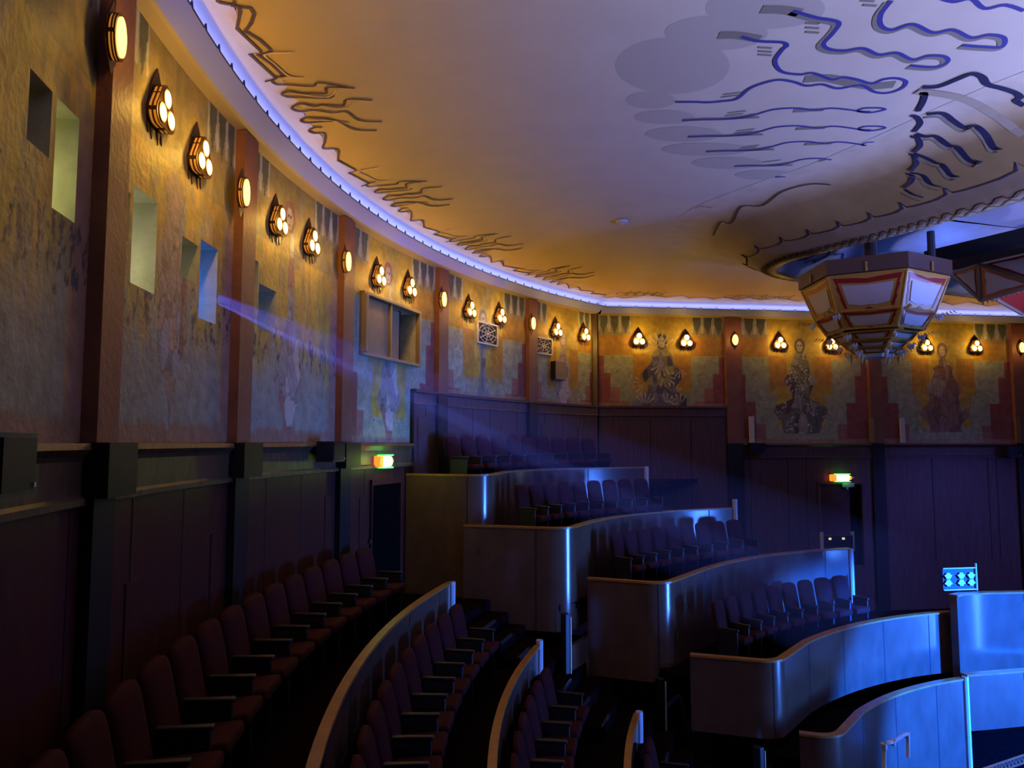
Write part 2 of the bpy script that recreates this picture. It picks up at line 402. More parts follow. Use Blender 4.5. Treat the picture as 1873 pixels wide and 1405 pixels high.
a = o.data.color_attributes.new('Col', 'FLOAT_COLOR', 'POINT')
a.data.foreach_set('color', np.concatenate([col, np.ones(S_.shape + (1,))], -1).reshape(-1).astype(np.float32))
props(o, kind='structure')

# swept wall shapes along the arc: profile list of (d, z) -> strip
def arc_sweep(mb, th0, th1, prof, m, step=1.0, closed=True):
    n = max(2, int(abs(th1 - th0) / step) + 1); ths = np.linspace(th0, th1, n); k = len(prof); vs = []; fs = []
    for th in ths: vs += [P(th, R - d, z) for d, z in prof]
    for i in range(n - 1):
        for j in range(k if closed else k - 1):
            fs.append((i * k + j, i * k + (j + 1) % k, (i + 1) * k + (j + 1) % k, (i + 1) * k + j))
    if closed: fs += [tuple(range(k)), tuple(range(len(vs) - 1, len(vs) - k - 1, -1))]
    return mb.add(vs, fs, m)
def side_sweep(mb, s0, s1, prof, m, closed=True):
    k = len(prof); vs = [PB(s, d, z) for s in (s0, s1) for d, z in prof]
    fs = [(j, (j + 1) % k, (j + 1) % k + k, j + k) for j in range(k if closed else k - 1)]
    if closed: fs += [tuple(range(k)), tuple(range(2 * k - 1, k - 1, -1))]
    return mb.add(vs, fs, m)

# wainscot: panelled wood below the murals
ZFL = -5.6
mb = MB()
arc_sweep(mb, -24, 21.6, [(-.06, -.04), (.02, -.04), (.02, ZFL), (-.06, ZFL)], M['wood'])
for th in np.arange(-22, 21, 3.45): arc_sweep(mb, th, th + .045, [(.02, -.40), (.024, -.40), (.024, -2.6), (.02, -2.6)], M['seam'])
for th, zz, w in [(-5.0, -1.0, .9), (.9, -.85, .9), (3.9, -.8, .7), (11.6, -.7, .8), (15.4, -.8, .8), (-12, -1.2, 1)]:
    arc_sweep(mb, th, th + w, [(.02, zz), (.03, zz), (.03, -2.5), (.02, -2.5)], M['wood'])
props(mb.build('trim_1'), kind='structure')
mb = MB()
arc_sweep(mb, 21.45, CORNER, [(-.06, .90), (.03, .90), (.03, ZFL), (-.06, ZFL)], M['wood_side'])
arc_sweep(mb, 21.45, 21.6, [(.0, .92), (.06, .92), (.06, -.9), (.0, -.9)], M['black_wood'])
for th in [23.2, 29.3, 31.6, 35.2, 39.0, 41.5, 44.4]: arc_sweep(mb, th, th + .05, [(.03, .66), (.034, .66), (.034, -.8), (.03, -.8)], M['seam'])
for th, w, zz, m in [(22.2, 1.6, .45, 'wood_side'), (33.6, 1.9, .25, 'wood_side'), (43.6, 2.0, .35, 'boothw'), (38.5, 1.2, .45, 'boothw')]:
    arc_sweep(mb, th, th + w, [(.03, zz), (.045, zz), (.045, -.6), (.03, -.6)], M['band' if m == 'boothw' else m])
side_sweep(mb, 0, 3.34, [(-.06, .90), (.03, .90), (.03, ZFL), (-.06, ZFL)], M['wood_side'])
for s in [.35, 1.3, 2.35]: side_sweep(mb, s, s + .02, [(.03, .6), (.034, .6), (.034, -2.2), (.03, -2.2)], M['seam'])
side_sweep(mb, .1, .75, [(.03, .42), (.045, .42), (.045, -.5), (.03, -.5)], M['wood_side'])
side_sweep(mb, 3.3, 3.36, [(0, .92), (.09, .92), (.09, -4), (0, -4)], M['black_wood'])
props(mb.build('trim_2'), kind='structure')
mb = MB()
DOOR_S0, DOOR_S1, DOOR_Z = 5.72, 6.92, -1.05
for s0, s1, zt, zb in [(3.36, DOOR_S0, -.04, ZFL), (DOOR_S1, 19.5, -.04, ZFL), (DOOR_S0, DOOR_S1, -.04, DOOR_Z), (DOOR_S0, DOOR_S1, -3.1, ZFL)]:
    side_sweep(mb, s0, s1, [(-.06, zt), (.03, zt), (.03, zb), (-.06, zb)], M['wood_side'])
for s in [3.9, 4.9, 5.4, 8.9, 10.5, 10.75, 11.9, 13.5]: side_sweep(mb, s, s + .018, [(.03, -.36), (.034, -.36), (.034, -3), (.03, -3)], M['seam'])
props(mb.build('trim_3'), kind='structure')
# dado rails
mb = MB()
rail = lambda z: [(0, z + .02), (.09, z + .02), (.10, z - .02), (.06, z - .06), (.045, z - .09), (.045, z - .30), (.07, z - .32), (.07, z - .36), (.0, z - .37)]
arc_sweep(mb, -24, 21.45, rail(-.02), M['band'])
for th in (-7.9, 2.0, 12.5):
    arc_sweep(mb, th, th + 1.7, [(0, .005), (.2, .005), (.2, -.34), (0, -.34)], M['black_wood'])
props(mb.build('trim_4'), kind='structure')
mb = MB()
arc_sweep(mb, 21.6, CORNER, [(0, .93), (.09, .93), (.09, .88), (.05, .86), (.05, .70), (.07, .68), (0, .67)], M['wood_side'])
side_sweep(mb, 0, 3.3, [(0, .93), (.09, .93), (.09, .88), (.05, .86), (.05, .70), (.07, .68), (0, .67)], M['wood_side'])
side_sweep(mb, 3.4, 19.5, rail(-.02), M['wood_side'])
props(mb.build('trim_5'), kind='structure')

# pilasters
def pilaster(name, fr, a, b, zt, zb, p=.10):
    mb = MB()
    sw = arc_sweep if fr == 'arc' else side_sweep
    sw(mb, a, b, [(0, zt), (p, zt), (p, zb), (0, zb)], M['pil'])
    sw(mb, a, b, [(0, zb), (p, zb), (p, ZFL), (0, ZFL)], M['black_wood'])
    return props(mb.build(name), kind='structure')
for i, th in enumerate(PILS): pilaster('trim_%d' % (6 + i), 'arc', th, th + PW, 3.2, 0 if th < 20 else .9)
for i, (s0, s1, zb) in enumerate([(3.3, 3.72, 0), (7.2, 7.55, 0), (11.35, 11.75, 0), (15.4, 15.8, 0)]):
    pilaster('trim_%d' % (12 + i), 'side', s0, s1, 3.2, zb)
mb = MB(); arc_sweep(mb, 45.7, CORNER, [(0, 3.2), (.05, 3.2), (.05, .9), (0, .9)], M['band']); props(mb.build('trim_16'), kind='structure')
# white upright strips standing on the dado beside the side-wall pilasters
for i, (s, z1, m) in enumerate([(3.86, .68, 'cream'), (7.12, .66, 'gilt'), (7.98, .66, 'cream'), (11.3, .7, 'gilt')]):
    mb = MB(); side_sweep(mb, s, s + .13, [(.11, z1), (.15, z1), (.15, .02), (.11, .02)], M[m]); o = mb.build('fluorescent_tube_cover')
    props(o, ['pale upright strip beside the pilaster at the end of the raised seating block', 'ochre upright strip left of the pilaster behind the hanging lantern', 'pale upright strip right of the pilaster behind the hanging lantern', 'ochre upright strip left of the rightmost pilaster'][i], 'light fitting')
    o.name = 'upright_light_strip'

# ------------------------------------------------------------ niches (projection ports)
def niche(op, depth, pane, name='window'):
    t0, t1, z0, z1, kind = op; mb = MB(); d = -depth
    def q(th, dd, z): return P(th, R - dd, z)
    for (a, b) in [((t0, z0), (t0, z1)), ((t1, z1), (t1, z0)), ((t0, z1), (t1, z1)), ((t1, z0), (t0, z0))]:
        mb.add([q(a[0], 0, a[1]), q(b[0], 0, b[1]), q(b[0], d, b[1]), q(a[0], d, a[1])], [(0, 1, 2, 3)], M['plaster'])
    mb.add([q(t0, d, z0), q(t1, d, z0), q(t1, d, z1), q(t0, d, z1)], [(0, 1, 2, 3)], pane)
    o = mb.build(name); props(o, kind='structure'); return o
lights = {'a1': (.0, (1, 1, 1)), 'b1': (1.5, (1, .95, .4)), 'a2': (.12, (.8, .85, .6)), 'b2': (1.7, (1, .97, .72)), 'a3': (.15, (.8, .85, .5)), 'b3': (3.5, (.02, .15, 1)), 'a4': (.12, (.8, .8, .6)), 'b4': (.25, (.1, .3, 1))}
PORT = None
for i, op in enumerate(OPEN[:-1]):
    k = op[4]; niche(op, .42, M['black'] if k != 'b4' else M['glassd'], 'window_%d' % (i + 1))
    e, c = lights[k]
    if e:
        th = op[0] + (op[1] - op[0]) * .22
        lamp('port_light', 'POINT', P(th, R + .28, op[2] + (op[3] - op[2]) * .35), e, c, size=.03)
    if k == 'b3': PORT = P((op[0] + op[1]) / 2, R + .2, (op[2] + op[3]) / 2)
# projection booth window with sliding boards
t0, t1, z0, z1, _ = OPEN[-1]
niche(OPEN[-1], .40, M['boothw'], 'window_9')
root = empty('booth_window'); props(root, 'wide ochre framed booth window with two sliding boards above the third bay', 'window')
set_arc(root, (t0 + t1) / 2, 0, z0); bw = math.radians(t1 - t0) * R; bh = z1 - z0
mb = MB()
for c, s in [((0, .03, -.02), (bw + .12, .16, .05)), ((0, .03, bh + .02), (bw + .12, .16, .05)), ((-bw / 2 - .03, .03, bh / 2), (.05, .16, bh)), ((bw / 2 + .03, .05, bh / 2), (.07, .2, bh))]: mb.box(c, s, M['boothf'], .008)
mb.build('window_frame', root)
mb = MB().box((bw * .27, .02, bh / 2), (bw * .44, .03, bh - .04), M['boothw']).box((bw * .03, .05, bh / 2), (.04, .05, bh), M['boothf']); mb.build('sliding_board', root)
mb = MB().box((-bw * .14, -.12, bh / 2), (bw * .33, .03, bh - .04), M['boothw']); mb.build('sliding_board', root)
mb = MB().box((-bw * .315, -.12, bh / 2), (.05, .04, bh), M['black']); mb.build('board_edge', root)
MB().box((bw * .46, .05, bh * .5), (.02, .03, .12), M['black']).build('latch', root)
# dark box on the left of it
# vents
def vent(u, v, w, h, label):
    th, z = atarc(u, v, R); root = empty('vent_grille'); set_arc(root, th, 0, z); props(root, label, 'vent')
    MB().box((0, .01, 0), (w, .02, h), M['black']).build('backing', root)
    mb = MB()
    for x in (-w / 2, w / 2): mb.box((x, .025, 0), (.03, .03, h), M['cream'])
    for zz in (-h / 2, h / 2): mb.box((0, .025, zz), (w, .03, .03), M['cream'])
    mb.build('frame', root)
    mb = MB()
    for k in range(8):
        a = k * pi / 4 + .2; mb.tube([(0, .03, 0), (w * .48 * math.cos(a), .03, h * .48 * math.sin(a))], .008, M['cream'], 6)
    for rr in (.3, .6, .9):
        mb.tube([(w / 2 * rr * math.cos(a), .03, h / 2 * rr * math.sin(a)) for a in np.linspace(0, 2 * pi, 13)], .007, M['cream'], 6)
    mb.build('web_bars', root)
vent(890, 611, .72, .42, 'web pattern vent grille on the figure between the fourth bay sconces')
vent(993, 633, .62, .36, 'web pattern vent grille beside the second pilaster left of the corner')
th, z = atarc(1018, 679, R); root = empty('wall_cabinet'); set_arc(root, th, 0, z); props(root, 'small plain ochre box on the last curved bay below the vent', 'box')
MB().box((0, .07, 0), (.42, .14, .42), M['boothw'], .008).build('box_body', root)
MB().box((.215, .07, 0), (.02, .13, .42), M['black']).build('box_side', root)

# ------------------------------------------------------------ sconces
def rtri(s):
    pts = []
    for cx, cz, a0 in [(0, .10, 20), (-.105, -.075, 150), (.105, -.075, 270)]:
        for k in range(9):
            a = math.radians(a0 + k * 140 / 8 if cz > 0 else a0 + k * 120 / 8); pts.append((cx * s + .115 * s * math.cos(a), cz * s + .115 * s * math.sin(a)))
    return pts
def make_triple():
    root = empty('wall_sconce')
    mb = MB(); out = []
    out = [(-.06, .33), (0, .40), (.06, .33), (.15, .18), (.20, 0), (.24, -.06), (.21, -.17), (.17, -.3), (.13, -.17), (.08, -.33), (.04, -.18), (-.04, -.18), (-.08, -.33), (-.13, -.17), (-.17, -.3), (-.21, -.17), (-.24, -.06), (-.2, 0), (-.15, .18)]
    mb.prism(out, .0, .02, M['bronze']); mb.build('back_plate', root)
    mb = MB()
    for y0, y1 in [(.02, .05), (.10, .125), (.175, .195)]: mb.prism(rtri(1.06), y0, y1, M['bronze'])
    for x, z in [(0, .215), (.215, -.08), (-.215, -.08), (.12, .10), (-.12, .10), (0, -.19)]: mb.box((x * .98, .1, z * .98), (.022, .19, .04), M['bronze'])
    mb.build('cage', root)
    mb = MB(); mb.shell(rtri(1.0), .03, .19, M['amber']); mb.build('amber_glass', root)
    for cx, cz in [(0, .10), (-.105, -.075), (.105, -.075)]:
        mb = MB(); mb.prism(ell(.078, .078, cx, cz), .19, .222, M['globe']); mb.build('lit_lens', root)
        mb = MB(); n = 20; o1 = ell(.094, .094, cx, cz, n); o2 = ell(.078, .078, cx, cz, n)
        vs = [(p[0], .215, p[1]) for p in o1] + [(p[0], .215, p[1]) for p in o2] + [(p[0], .19, p[1]) for p in o1]
        mb.add(vs, [(i, (i + 1) % n, (i + 1) % n + n, i + n) for i in range(n)] + [(i, i + 2 * n, (i + 1) % n + 2 * n, (i + 1) % n) for i in range(n)], M['gilt']); mb.build('lens_rim', root)
    return root
def make_oval():
    root = empty('oval_sconce')
    mb = MB(); mb.prism([(0, .30), (.07, .18), (.13, .1), (.14, -.1), (.07, -.2), (0, -.30), (-.07, -.2), (-.14, -.1), (-.13, .1), (-.07, .18)], 0, .015, M['bronze']); mb.build('back_plate', root)
    mb = MB()
    for y0, y1 in [(.015, .03), (.06, .08), (.10, .125)]: mb.prism(ell(.12, .19), y0, y1, M['bronze'])
    for x in (-.115, .115): mb.box((x, .07, 0), (.02, .11, .03), M['bronze'])
    mb.build('cage', root)
    MB().shell(ell(.112, .18), .02, .11, M['amber']).build('amber_glass', root)
    MB().prism(ell(.095, .16), .12, .15, M['globe1']).build('lit_lens', root)
    return root
tri0, oval0 = make_triple(), make_oval(); tri0.scale = (.77, .44, .82); oval0.scale = (.78, .45, .84); register(None)
TRI = [(313, 200), (382, 288), (521, 404), (580, 443), (701, 505), (757, 526), (866, 566), (921, 578), (1023, 603), (1074, 612)]
TRIS = [(1170, 620), (1257, 623), (1429, 627), (1524, 630), (1698, 632), (1789, 633)]
OV = [(240, 70), (462, 352), (645, 478), (818, 547), (980, 591)]
OVS = [(1347, 621), (1873, 635)]
E_TRI, E_OV = 12.0, 4.0
WARM = (1, .56, .09)
names_b = ['leftmost bay', 'leftmost bay', 'bay with the dark port', 'bay with the dark port', 'bay above the booth window', 'bay above the booth window', 'bay of the web pattern vent', 'bay of the web pattern vent', 'last curved bay before the corner', 'last curved bay before the corner']
names_s = ['bay of the blue fan-robed figure', 'bay of the blue fan-robed figure', 'bay left of the hanging lantern', 'bay left of the hanging lantern', 'rightmost bay', 'rightmost bay']
def place_s(proto, first, pos, fr, label, group, E, bodyd):
    o = proto if first else copy_tree(proto)
    if fr == 'arc': th, z = atarc(*pos, R - bodyd - .12); set_arc(o, th, bodyd, z); lp = P(th, R - bodyd - .26, z)
    else: s, z = atside(*pos, bodyd + .12); set_side(o, s, bodyd, z); lp = PB(s, bodyd + .26, z)
    props(o, label, 'wall lamp', group)
    lamp('sconce_light', 'POINT', lp, E, WARM, size=.04)
i = 0
for pos in TRI:
    place_s(tri0, i == 0, pos, 'arc', 'lit three-lens bronze sconce, %s of the pair in the %s' % (['left', 'right'][i % 2], names_b[i]), 'triple lens sconces under the cornice', E_TRI, 0); i += 1
for j, pos in enumerate(TRIS):
    place_s(tri0, False, pos, 'side', 'lit three-lens bronze sconce, %s of the pair in the %s' % (['left', 'right'][j % 2], names_s[j]), 'triple lens sconces under the cornice', E_TRI, 0)
for j, pos in enumerate(OV):
    place_s(oval0, j == 0, pos, 'arc', 'lit oval bronze sconce on the %s pilaster of the curved wall from the left' % ORD[j], 'oval sconces on the pilasters', E_OV, .10)
for j, pos in enumerate(OVS):
    place_s(oval0, False, pos, 'side', ['lit oval bronze sconce on the first side-wall pilaster from the corner', 'lit oval bronze sconce on the rightmost pilaster at the frame edge'][j], 'oval sconces on the pilasters', E_OV, .10)

# ------------------------------------------------------------ ceiling
def darc(x, y): return R - np.hypot(x - CC[0], y - CC[1])
def dside(x, y): return (x - A0[0]) * NB[0] + (y - A0[1]) * NB[1]
CP = [(0, 3.42), (.08, 3.45), (.15, 3.48), (.30, 3.53), (.5, 3.60), (.75, 3.68), (1.0, 3.76), (1.4, 3.88), (2.0, 3.98), (2.4, 4.0), (50, 4.0)]
def zc(d): return np.interp(d, [a for a, b in CP], [b for a, b in CP])
def hit_ceiling(u, v):
    r = ray(u, v); z = 3.6
    for _ in range(60):
        q = r * (z / r[2]); d = min(float(darc(q[0], q[1])), float(dside(q[0], q[1]))); d = max(d, .0)
        z = z * .5 + .5 * float(zc(d))
    return r * (z / r[2])
# closed outline of the dome ring
RC = [(6.3, 10.2), (5.75, 11.3), (5.15, 12.2), (4.68, 13.1), (4.85, 14.15), (6.2, 15.1), (9.3, 16.1), (12.2, 17.3), (15, 17.4), (17.2, 15.4), (17.4, 11.5), (15.4, 8.2), (12, 6.3), (9, 6.6), (7.2, 8.3)]
def crom(pts, n=8, closed=True):
    out = []; N_ = len(pts)
    for i in range(N_ if closed else N_ - 1):
        if closed: p0, p1, p2, p3 = [np.array(pts[(i + k - 1) % N_], float) for k in range(4)]
        else: p0, p1, p2, p3 = [np.array(pts[min(max(i + k - 1, 0), N_ - 1)], float) for k in range(4)]
        for j in range(n):
            t = j / n; out.append(.5 * ((2 * p1) + (-p0 + p2) * t + (2 * p0 - 5 * p1 + 4 * p2 - p3) * t * t + (-p0 + 3 * p1 - 3 * p2 + p3) * t**3))
    if not closed: out.append(np.array(pts[-1], float))
    return np.array(out)
RING = crom(RC, 14)
def sdist(x, y):
    q = np.stack([np.asarray(x, float).ravel(), np.asarray(y, float).ravel()], -1)
    A = RING[::3]; ab = np.roll(A, -1, 0) - A; L2 = (ab**2).sum(1); best = []
    for c in np.array_split(q, max(1, len(q) // 4000)):
        w = c[:, None, :] - A[None]; t = np.clip((w * ab).sum(2) / L2, 0, 1)
        best.append(np.sqrt(((w - t[..., None] * ab)**2).sum(2)).min(1))
    best = np.concatenate(best); ins = inpoly(q[:, 0], q[:, 1], [tuple(p) for p in A])
    return np.where(ins, -best, best).reshape(np.shape(x))
# jagged gold edge of one bay: traced as th (relative), d
MOT = [(430, 0), (424, 9), (458, 14), (465, 24), (448, 56), (497, 92), (471, 99), (519, 138), (497, 147), (512, 154), (540, 152), (575, 160), (594, 157),
       (517, 170), (530, 176), (560, 177), (600, 178), (536, 192), (534, 198), (560, 202), (600, 205), (625, 203), (552, 218), (560, 224), (600, 222), (640, 226), (567, 234), (572, 242), (592, 243), (592, 270), (614, 271), (618, 293), (652, 311), (637, 315), (675, 335)]
mot = []
for u, v in MOT:
    q = hit_ceiling(u, v); th, r = polar(q[0], q[1]); mot.append((th, R - r))
# monotone boundary in th (keep the outermost envelope)
PER = None
def hitdist(u, v):
    q = hit_ceiling(u, v); th, r = polar(q[0], q[1]); return th, R - r
m0 = hitdist(497, 147); m1 = hitdist(661, 340)
PER = m1[0] - m0[0]
ENV = [(430, 0), (424, 9), (462, 18), (448, 56), (497, 92), (471, 99), (519, 138), (497, 147), (527, 155), (517, 170), (545, 184), (534, 196), (562, 207), (552, 220), (575, 230), (567, 238), (590, 246), (592, 270), (614, 272), (618, 293), (652, 311), (637, 315), (675, 335), (661, 340)]
env = [hitdist(*p) for p in ENV]
i0 = 7; cyc = env[i0:]                      # one period, from snake head to snake head
ths = [p[0] for p in cyc]
for k in range(1, len(ths)): ths[k] = max(ths[k], ths[k - 1] + .06)
cyc = [(t, p[1]) for t, p in zip(ths, cyc)]
B = []
for n in range(-3, 6):
    for t, d in cyc[:-1]: B.append((t + n * (cyc[-1][0] - cyc[0][0]), d))
PERIOD = cyc[-1][0] - cyc[0][0]
B = [b for b in B if -25 < b[0] < 47.5]
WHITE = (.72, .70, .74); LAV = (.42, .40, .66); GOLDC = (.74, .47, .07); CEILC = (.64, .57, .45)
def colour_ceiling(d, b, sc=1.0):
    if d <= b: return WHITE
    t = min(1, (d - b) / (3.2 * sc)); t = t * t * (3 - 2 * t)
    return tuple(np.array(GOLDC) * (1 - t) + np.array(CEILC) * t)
def strips(name, rows, hole=True, clip=None):
    """rows: list over s of [(xy, z, colour)...] all the same length"""
    k = len(rows[0]); V = []; C = []
    for r in rows:
        for xy, z, c in r: V.append((xy[0], xy[1], z)); C.append((*c, 1))
    fs = []
    V = np.array(V); sd = sdist(V[:, 0], V[:, 1]) if hole else None
    for i in range(len(rows) - 1):
        for j in range(k - 1):
            f = (i * k + j, (i + 1) * k + j, (i + 1) * k + j + 1, i * k + j + 1)
            if hole and all(sd[q] < 1.35 for q in f): continue
            fs.append(f)
    me = bpy.data.meshes.new(name); me.from_pydata([tuple(v) for v in V], [], fs); me.materials.append(M['ceil'])
    a = me.color_attributes.new('Col', 'FLOAT_COLOR', 'POINT'); a.data.foreach_set('color', np.array(C, np.float32).ravel())
    bm = bmesh.new(); bm.from_mesh(me)
    if clip:
        bmesh.ops.bisect_plane(bm, geom=bm.verts[:] + bm.edges[:] + bm.faces[:], plane_co=clip[0], plane_no=clip[1], clear_outer=True)
    bm.to_mesh(me); bm.free(); me.polygons.foreach_set('use_smooth', [True] * len(me.polygons)); me.update()
    o = bpy.data.objects.new(name, me); COL.objects.link(o); return o
# bisector at the corner
nc = np.array([math.cos(math.radians(CORNER)), -math.sin(math.radians(CORNER))])   # inward normal of the arc there
bis = (nc + NB); bis /= np.linalg.norm(bis); pl = np.array([-bis[1], bis[0]])
if pl @ DB > 0: pl = -pl          # pl points to the arc side
corner = P(CORNER, R)
rows = []
dfix = [.0, .04, .08, .12, .16, .2, .25, .3, .4, .5]
dout = [.05, .15, .3, .5, .8, 1.2, 1.7, 2.4, 3.2, 4.2, 5.2, 6.2, 7.4, 8.6, 10, 11.5, 13]
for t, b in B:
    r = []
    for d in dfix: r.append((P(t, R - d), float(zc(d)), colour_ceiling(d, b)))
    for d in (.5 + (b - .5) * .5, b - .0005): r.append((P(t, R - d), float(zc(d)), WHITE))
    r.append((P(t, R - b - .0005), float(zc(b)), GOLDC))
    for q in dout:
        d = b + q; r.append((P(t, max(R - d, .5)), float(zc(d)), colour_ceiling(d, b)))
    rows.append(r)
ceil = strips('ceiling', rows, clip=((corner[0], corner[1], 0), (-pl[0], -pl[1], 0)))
props(ceil, kind='structure')
# side wall strip; edge traced from the photo along s
SE = [(1098, 556), (1107, 552), (1112, 545), (1125, 542), (1140, 546), (1165, 543), (1185, 538), (1218, 544), (1250, 540), (1262, 546), (1290, 543), (1305, 548), (1325, 543), (1350, 549), (1370, 543), (1392, 549), (1420, 543), (1460, 551), (1490, 546)]
se = []
for u, v in SE:
    q = hit_ceiling(u, v); s = (q[0] - A0[0]) * DB[0] + (q[1] - A0[1]) * DB[1]; se.append((s, min(max(float(dside(q[0], q[1])), .42), .9)))
L_ = se[-1][0] - se[2][0]; base = list(se)
SB = [(-8, .6), (-1, .6)] + [p for p in se if p[0] > -.8]
for n in (1, 2, 3):
    for s, d in base[3:]: SB.append((s + n * L_, d))
for k in range(1, len(SB)): SB[k] = (max(SB[k][0], SB[k - 1][0] + .03), SB[k][1])
rows = []
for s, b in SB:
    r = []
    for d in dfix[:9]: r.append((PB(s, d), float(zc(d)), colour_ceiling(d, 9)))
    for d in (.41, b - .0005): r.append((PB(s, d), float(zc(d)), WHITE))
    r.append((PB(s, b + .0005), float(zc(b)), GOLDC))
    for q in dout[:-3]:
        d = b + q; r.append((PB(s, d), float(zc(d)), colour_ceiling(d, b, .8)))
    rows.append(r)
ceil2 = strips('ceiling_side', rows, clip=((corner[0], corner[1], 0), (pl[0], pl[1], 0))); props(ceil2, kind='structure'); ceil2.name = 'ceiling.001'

# ribbons painted on the ceiling
def ribbon_obj(name, paths, m, parent, off=.004):
    mb = MB()
    for pts, w in paths:
        q = [Vector(p) for p in pts]; n = len(q); vs = []
        for i in range(n):
            d = q[min(i + 1, n - 1)] - q[max(i - 1, 0)]; d.z = 0
            if d.length < 1e-6: d = Vector((1, 0, 0))
            d.normalize(); s = Vector((-d.y, d.x, 0)); ww = w[i] if isinstance(w, (list, tuple)) else w
            vs += [q[i] + s * ww / 2 + Vector((0, 0, -off)), q[i] - s * ww / 2 + Vector((0, 0, -off))]
        mb.add(vs, [(2 * i, 2 * i + 1, 2 * i + 3, 2 * i + 2) for i in range(n - 1)], m)
    return mb.build(name, parent)
def on_arc(pts_uv):    # traced -> (th,d)
    return [hitdist(*p) for p in pts_uv]
def arcpts(td, n, per=PERIOD):
    out = []
    for t, d in td:
        th = t + n * per; p = P(th, R - d); out.append((p[0], p[1], float(zc(d)) - .006))
    return out
def z1(x0, y0, s, pts): return [(x0 + p[0] / s, y0 + p[1] / s) for p in pts]
zz = lambda pts: crom(z1(400, 0, 5.017, pts), 4, False)
edge_tr = zz([(620, 690), (540, 700), (490, 735), (530, 768), (640, 772), (860, 785), (920, 752), (1180, 795)])
snakes = [zz([(1250, 803), (1000, 795), (985, 850), (860, 850), (760, 850), (640, 828), (580, 858), (640, 885), (760, 888), (1000, 895), (1050, 865)]),
          zz([(1410, 915), (1180, 905), (1145, 960), (1060, 965), (960, 955), (880, 965), (750, 945), (670, 985), (740, 1018), (880, 1005), (1040, 1030), (1170, 1020), (1290, 1100), (1500, 1112)]),
          zz([(1450, 1193), (1250, 1185), (1120, 1120), (1000, 1085), (900, 1078), (810, 1075), (752, 1098), (800, 1122), (940, 1112), (1050, 1105)]),
          zz([(950, 1165), (880, 1165), (828, 1195), (880, 1220), (970, 1218), (975, 1290), (960, 1360), (1080, 1362), (1100, 1405)]),
          [(614, 271), (620, 275), (618, 293), (652, 311), (637, 315), (675, 335), (661, 340)]]
top_edge = [(430, 0), (424, 9), (458, 14), (465, 24), (460, 40), (448, 56), (475, 72), (497, 92), (471, 99), (495, 115), (519, 138), (502, 140)]
golds = [zz([(690, 475), (560, 478), (420, 495), (520, 590), (640, 690), (780, 710)]), zz([(600, 745), (570, 725), (640, 708), (780, 710)]),
         zz([(660, 860), (600, 855), (700, 850), (880, 878), (1010, 880), (1080, 815)]), zz([(760, 985), (700, 980), (780, 960), (880, 985), (960, 970), (1050, 990), (1180, 985), (1250, 920)]),
         zz([(820, 1100), (900, 1095), (1040, 1100), (1200, 1130)])]
lines = []; gl = []
for n in range(-2, 4):
    for tr in [edge_tr] + snakes: lines.append((arcpts(on_arc(tr), n), .030))
    if n >= 0:
        for tr in golds: gl.append((arcpts(on_arc(tr), n), .028))
lines.append((arcpts(on_arc(top_edge), 0), .034))
def keep(paths):
    out = []
    for pts, w in paths:
        if all((p[0] - corner[0]) * pl[0] + (p[1] - corner[1]) * pl[1] > .02 and p[1] > -2 for p in pts): out.append((pts, w))
    return out
ribbon_obj('painted_gold_border', keep(lines), M['line'], ceil)
ribbon_obj('painted_gold_highlight', keep(gl), M['gold'], ceil, .005)
# cornice with a lip that hides the cove lighting
cprof = [(0, 3.2), (.02, 3.205), (.06, 3.215), (.10, 3.225), (.135, 3.24), (.30, 3.37), (.28, 3.375), (.18, 3.335), (0, 3.335)]
M['fascia'] = mat('cornice_lavender_paint', (.22, .26, .95), .5); M['tape'] = mat('cove_light_tape', (1, 1, 1), .5, emit=(.55, .60, 1), es=TAPE)
for nm, sw_, a, b in (('trim_17', arc_sweep, -24, 46.2), ('trim_18', side_sweep, .05, 19.5)):
    mb = MB(); sw_(mb, a, b, cprof[:5], M['soffit'], closed=False); sw_(mb, a, b, cprof[4:6], M['fascia'], closed=False); sw_(mb, a, b, cprof[5:], M['fascia'], closed=False)
    co = mb.build(nm); props(co, kind='structure')
    mb = MB(); sw_(mb, a, b, [(.17, 3.345), (.21, 3.36)], M['tape'], closed=False); mb.build('cove_light_tape', co)
    mb = MB()
    if sw_ is arc_sweep:
        for th in np.arange(-22, 45.4, 1.16):
            mb.tube([P(t, R - .302, z) for t, z in [(th, 3.372), (th + .35, 3.372), (th + .7, 3.372), (th + 1.0, 3.372), (th + 1.1, 3.42), (th + 1.16, 3.372)]], .008, M['lineb'], 4)
    else:
        for q in np.arange(.1, 19, .42): mb.tube([PB(q + t, .302, z) for t, z in [(0, 3.372), (.34, 3.372), (.38, 3.41), (.42, 3.372)]], .008, M['lineb'], 4)
    mb.build('barbed_edge_line', co)
el = [([(*PB(s, b), float(zc(b)) - .008) for s, b in SB if -.0 < s < 15], .022)]
for n in (0, 1, 2):
    for k in range(5):
        s0 = (.35 + k * .22 + n * 4.1) if n == 0 else 3.1 + (n - 1) * 4.2 + k * .36
        lp = [(s0 + .1 + .14 * math.cos(a), .62 + .07 * math.sin(a)) for a in np.linspace(0, 2 * pi, 10)] + [(s0 + .3, .8)]
        el.append(([(*PB(s, d), float(zc(d)) - .008) for s, d in lp], .018))
ribbon_obj('painted_gold_border', el, M['line'], ceil2)
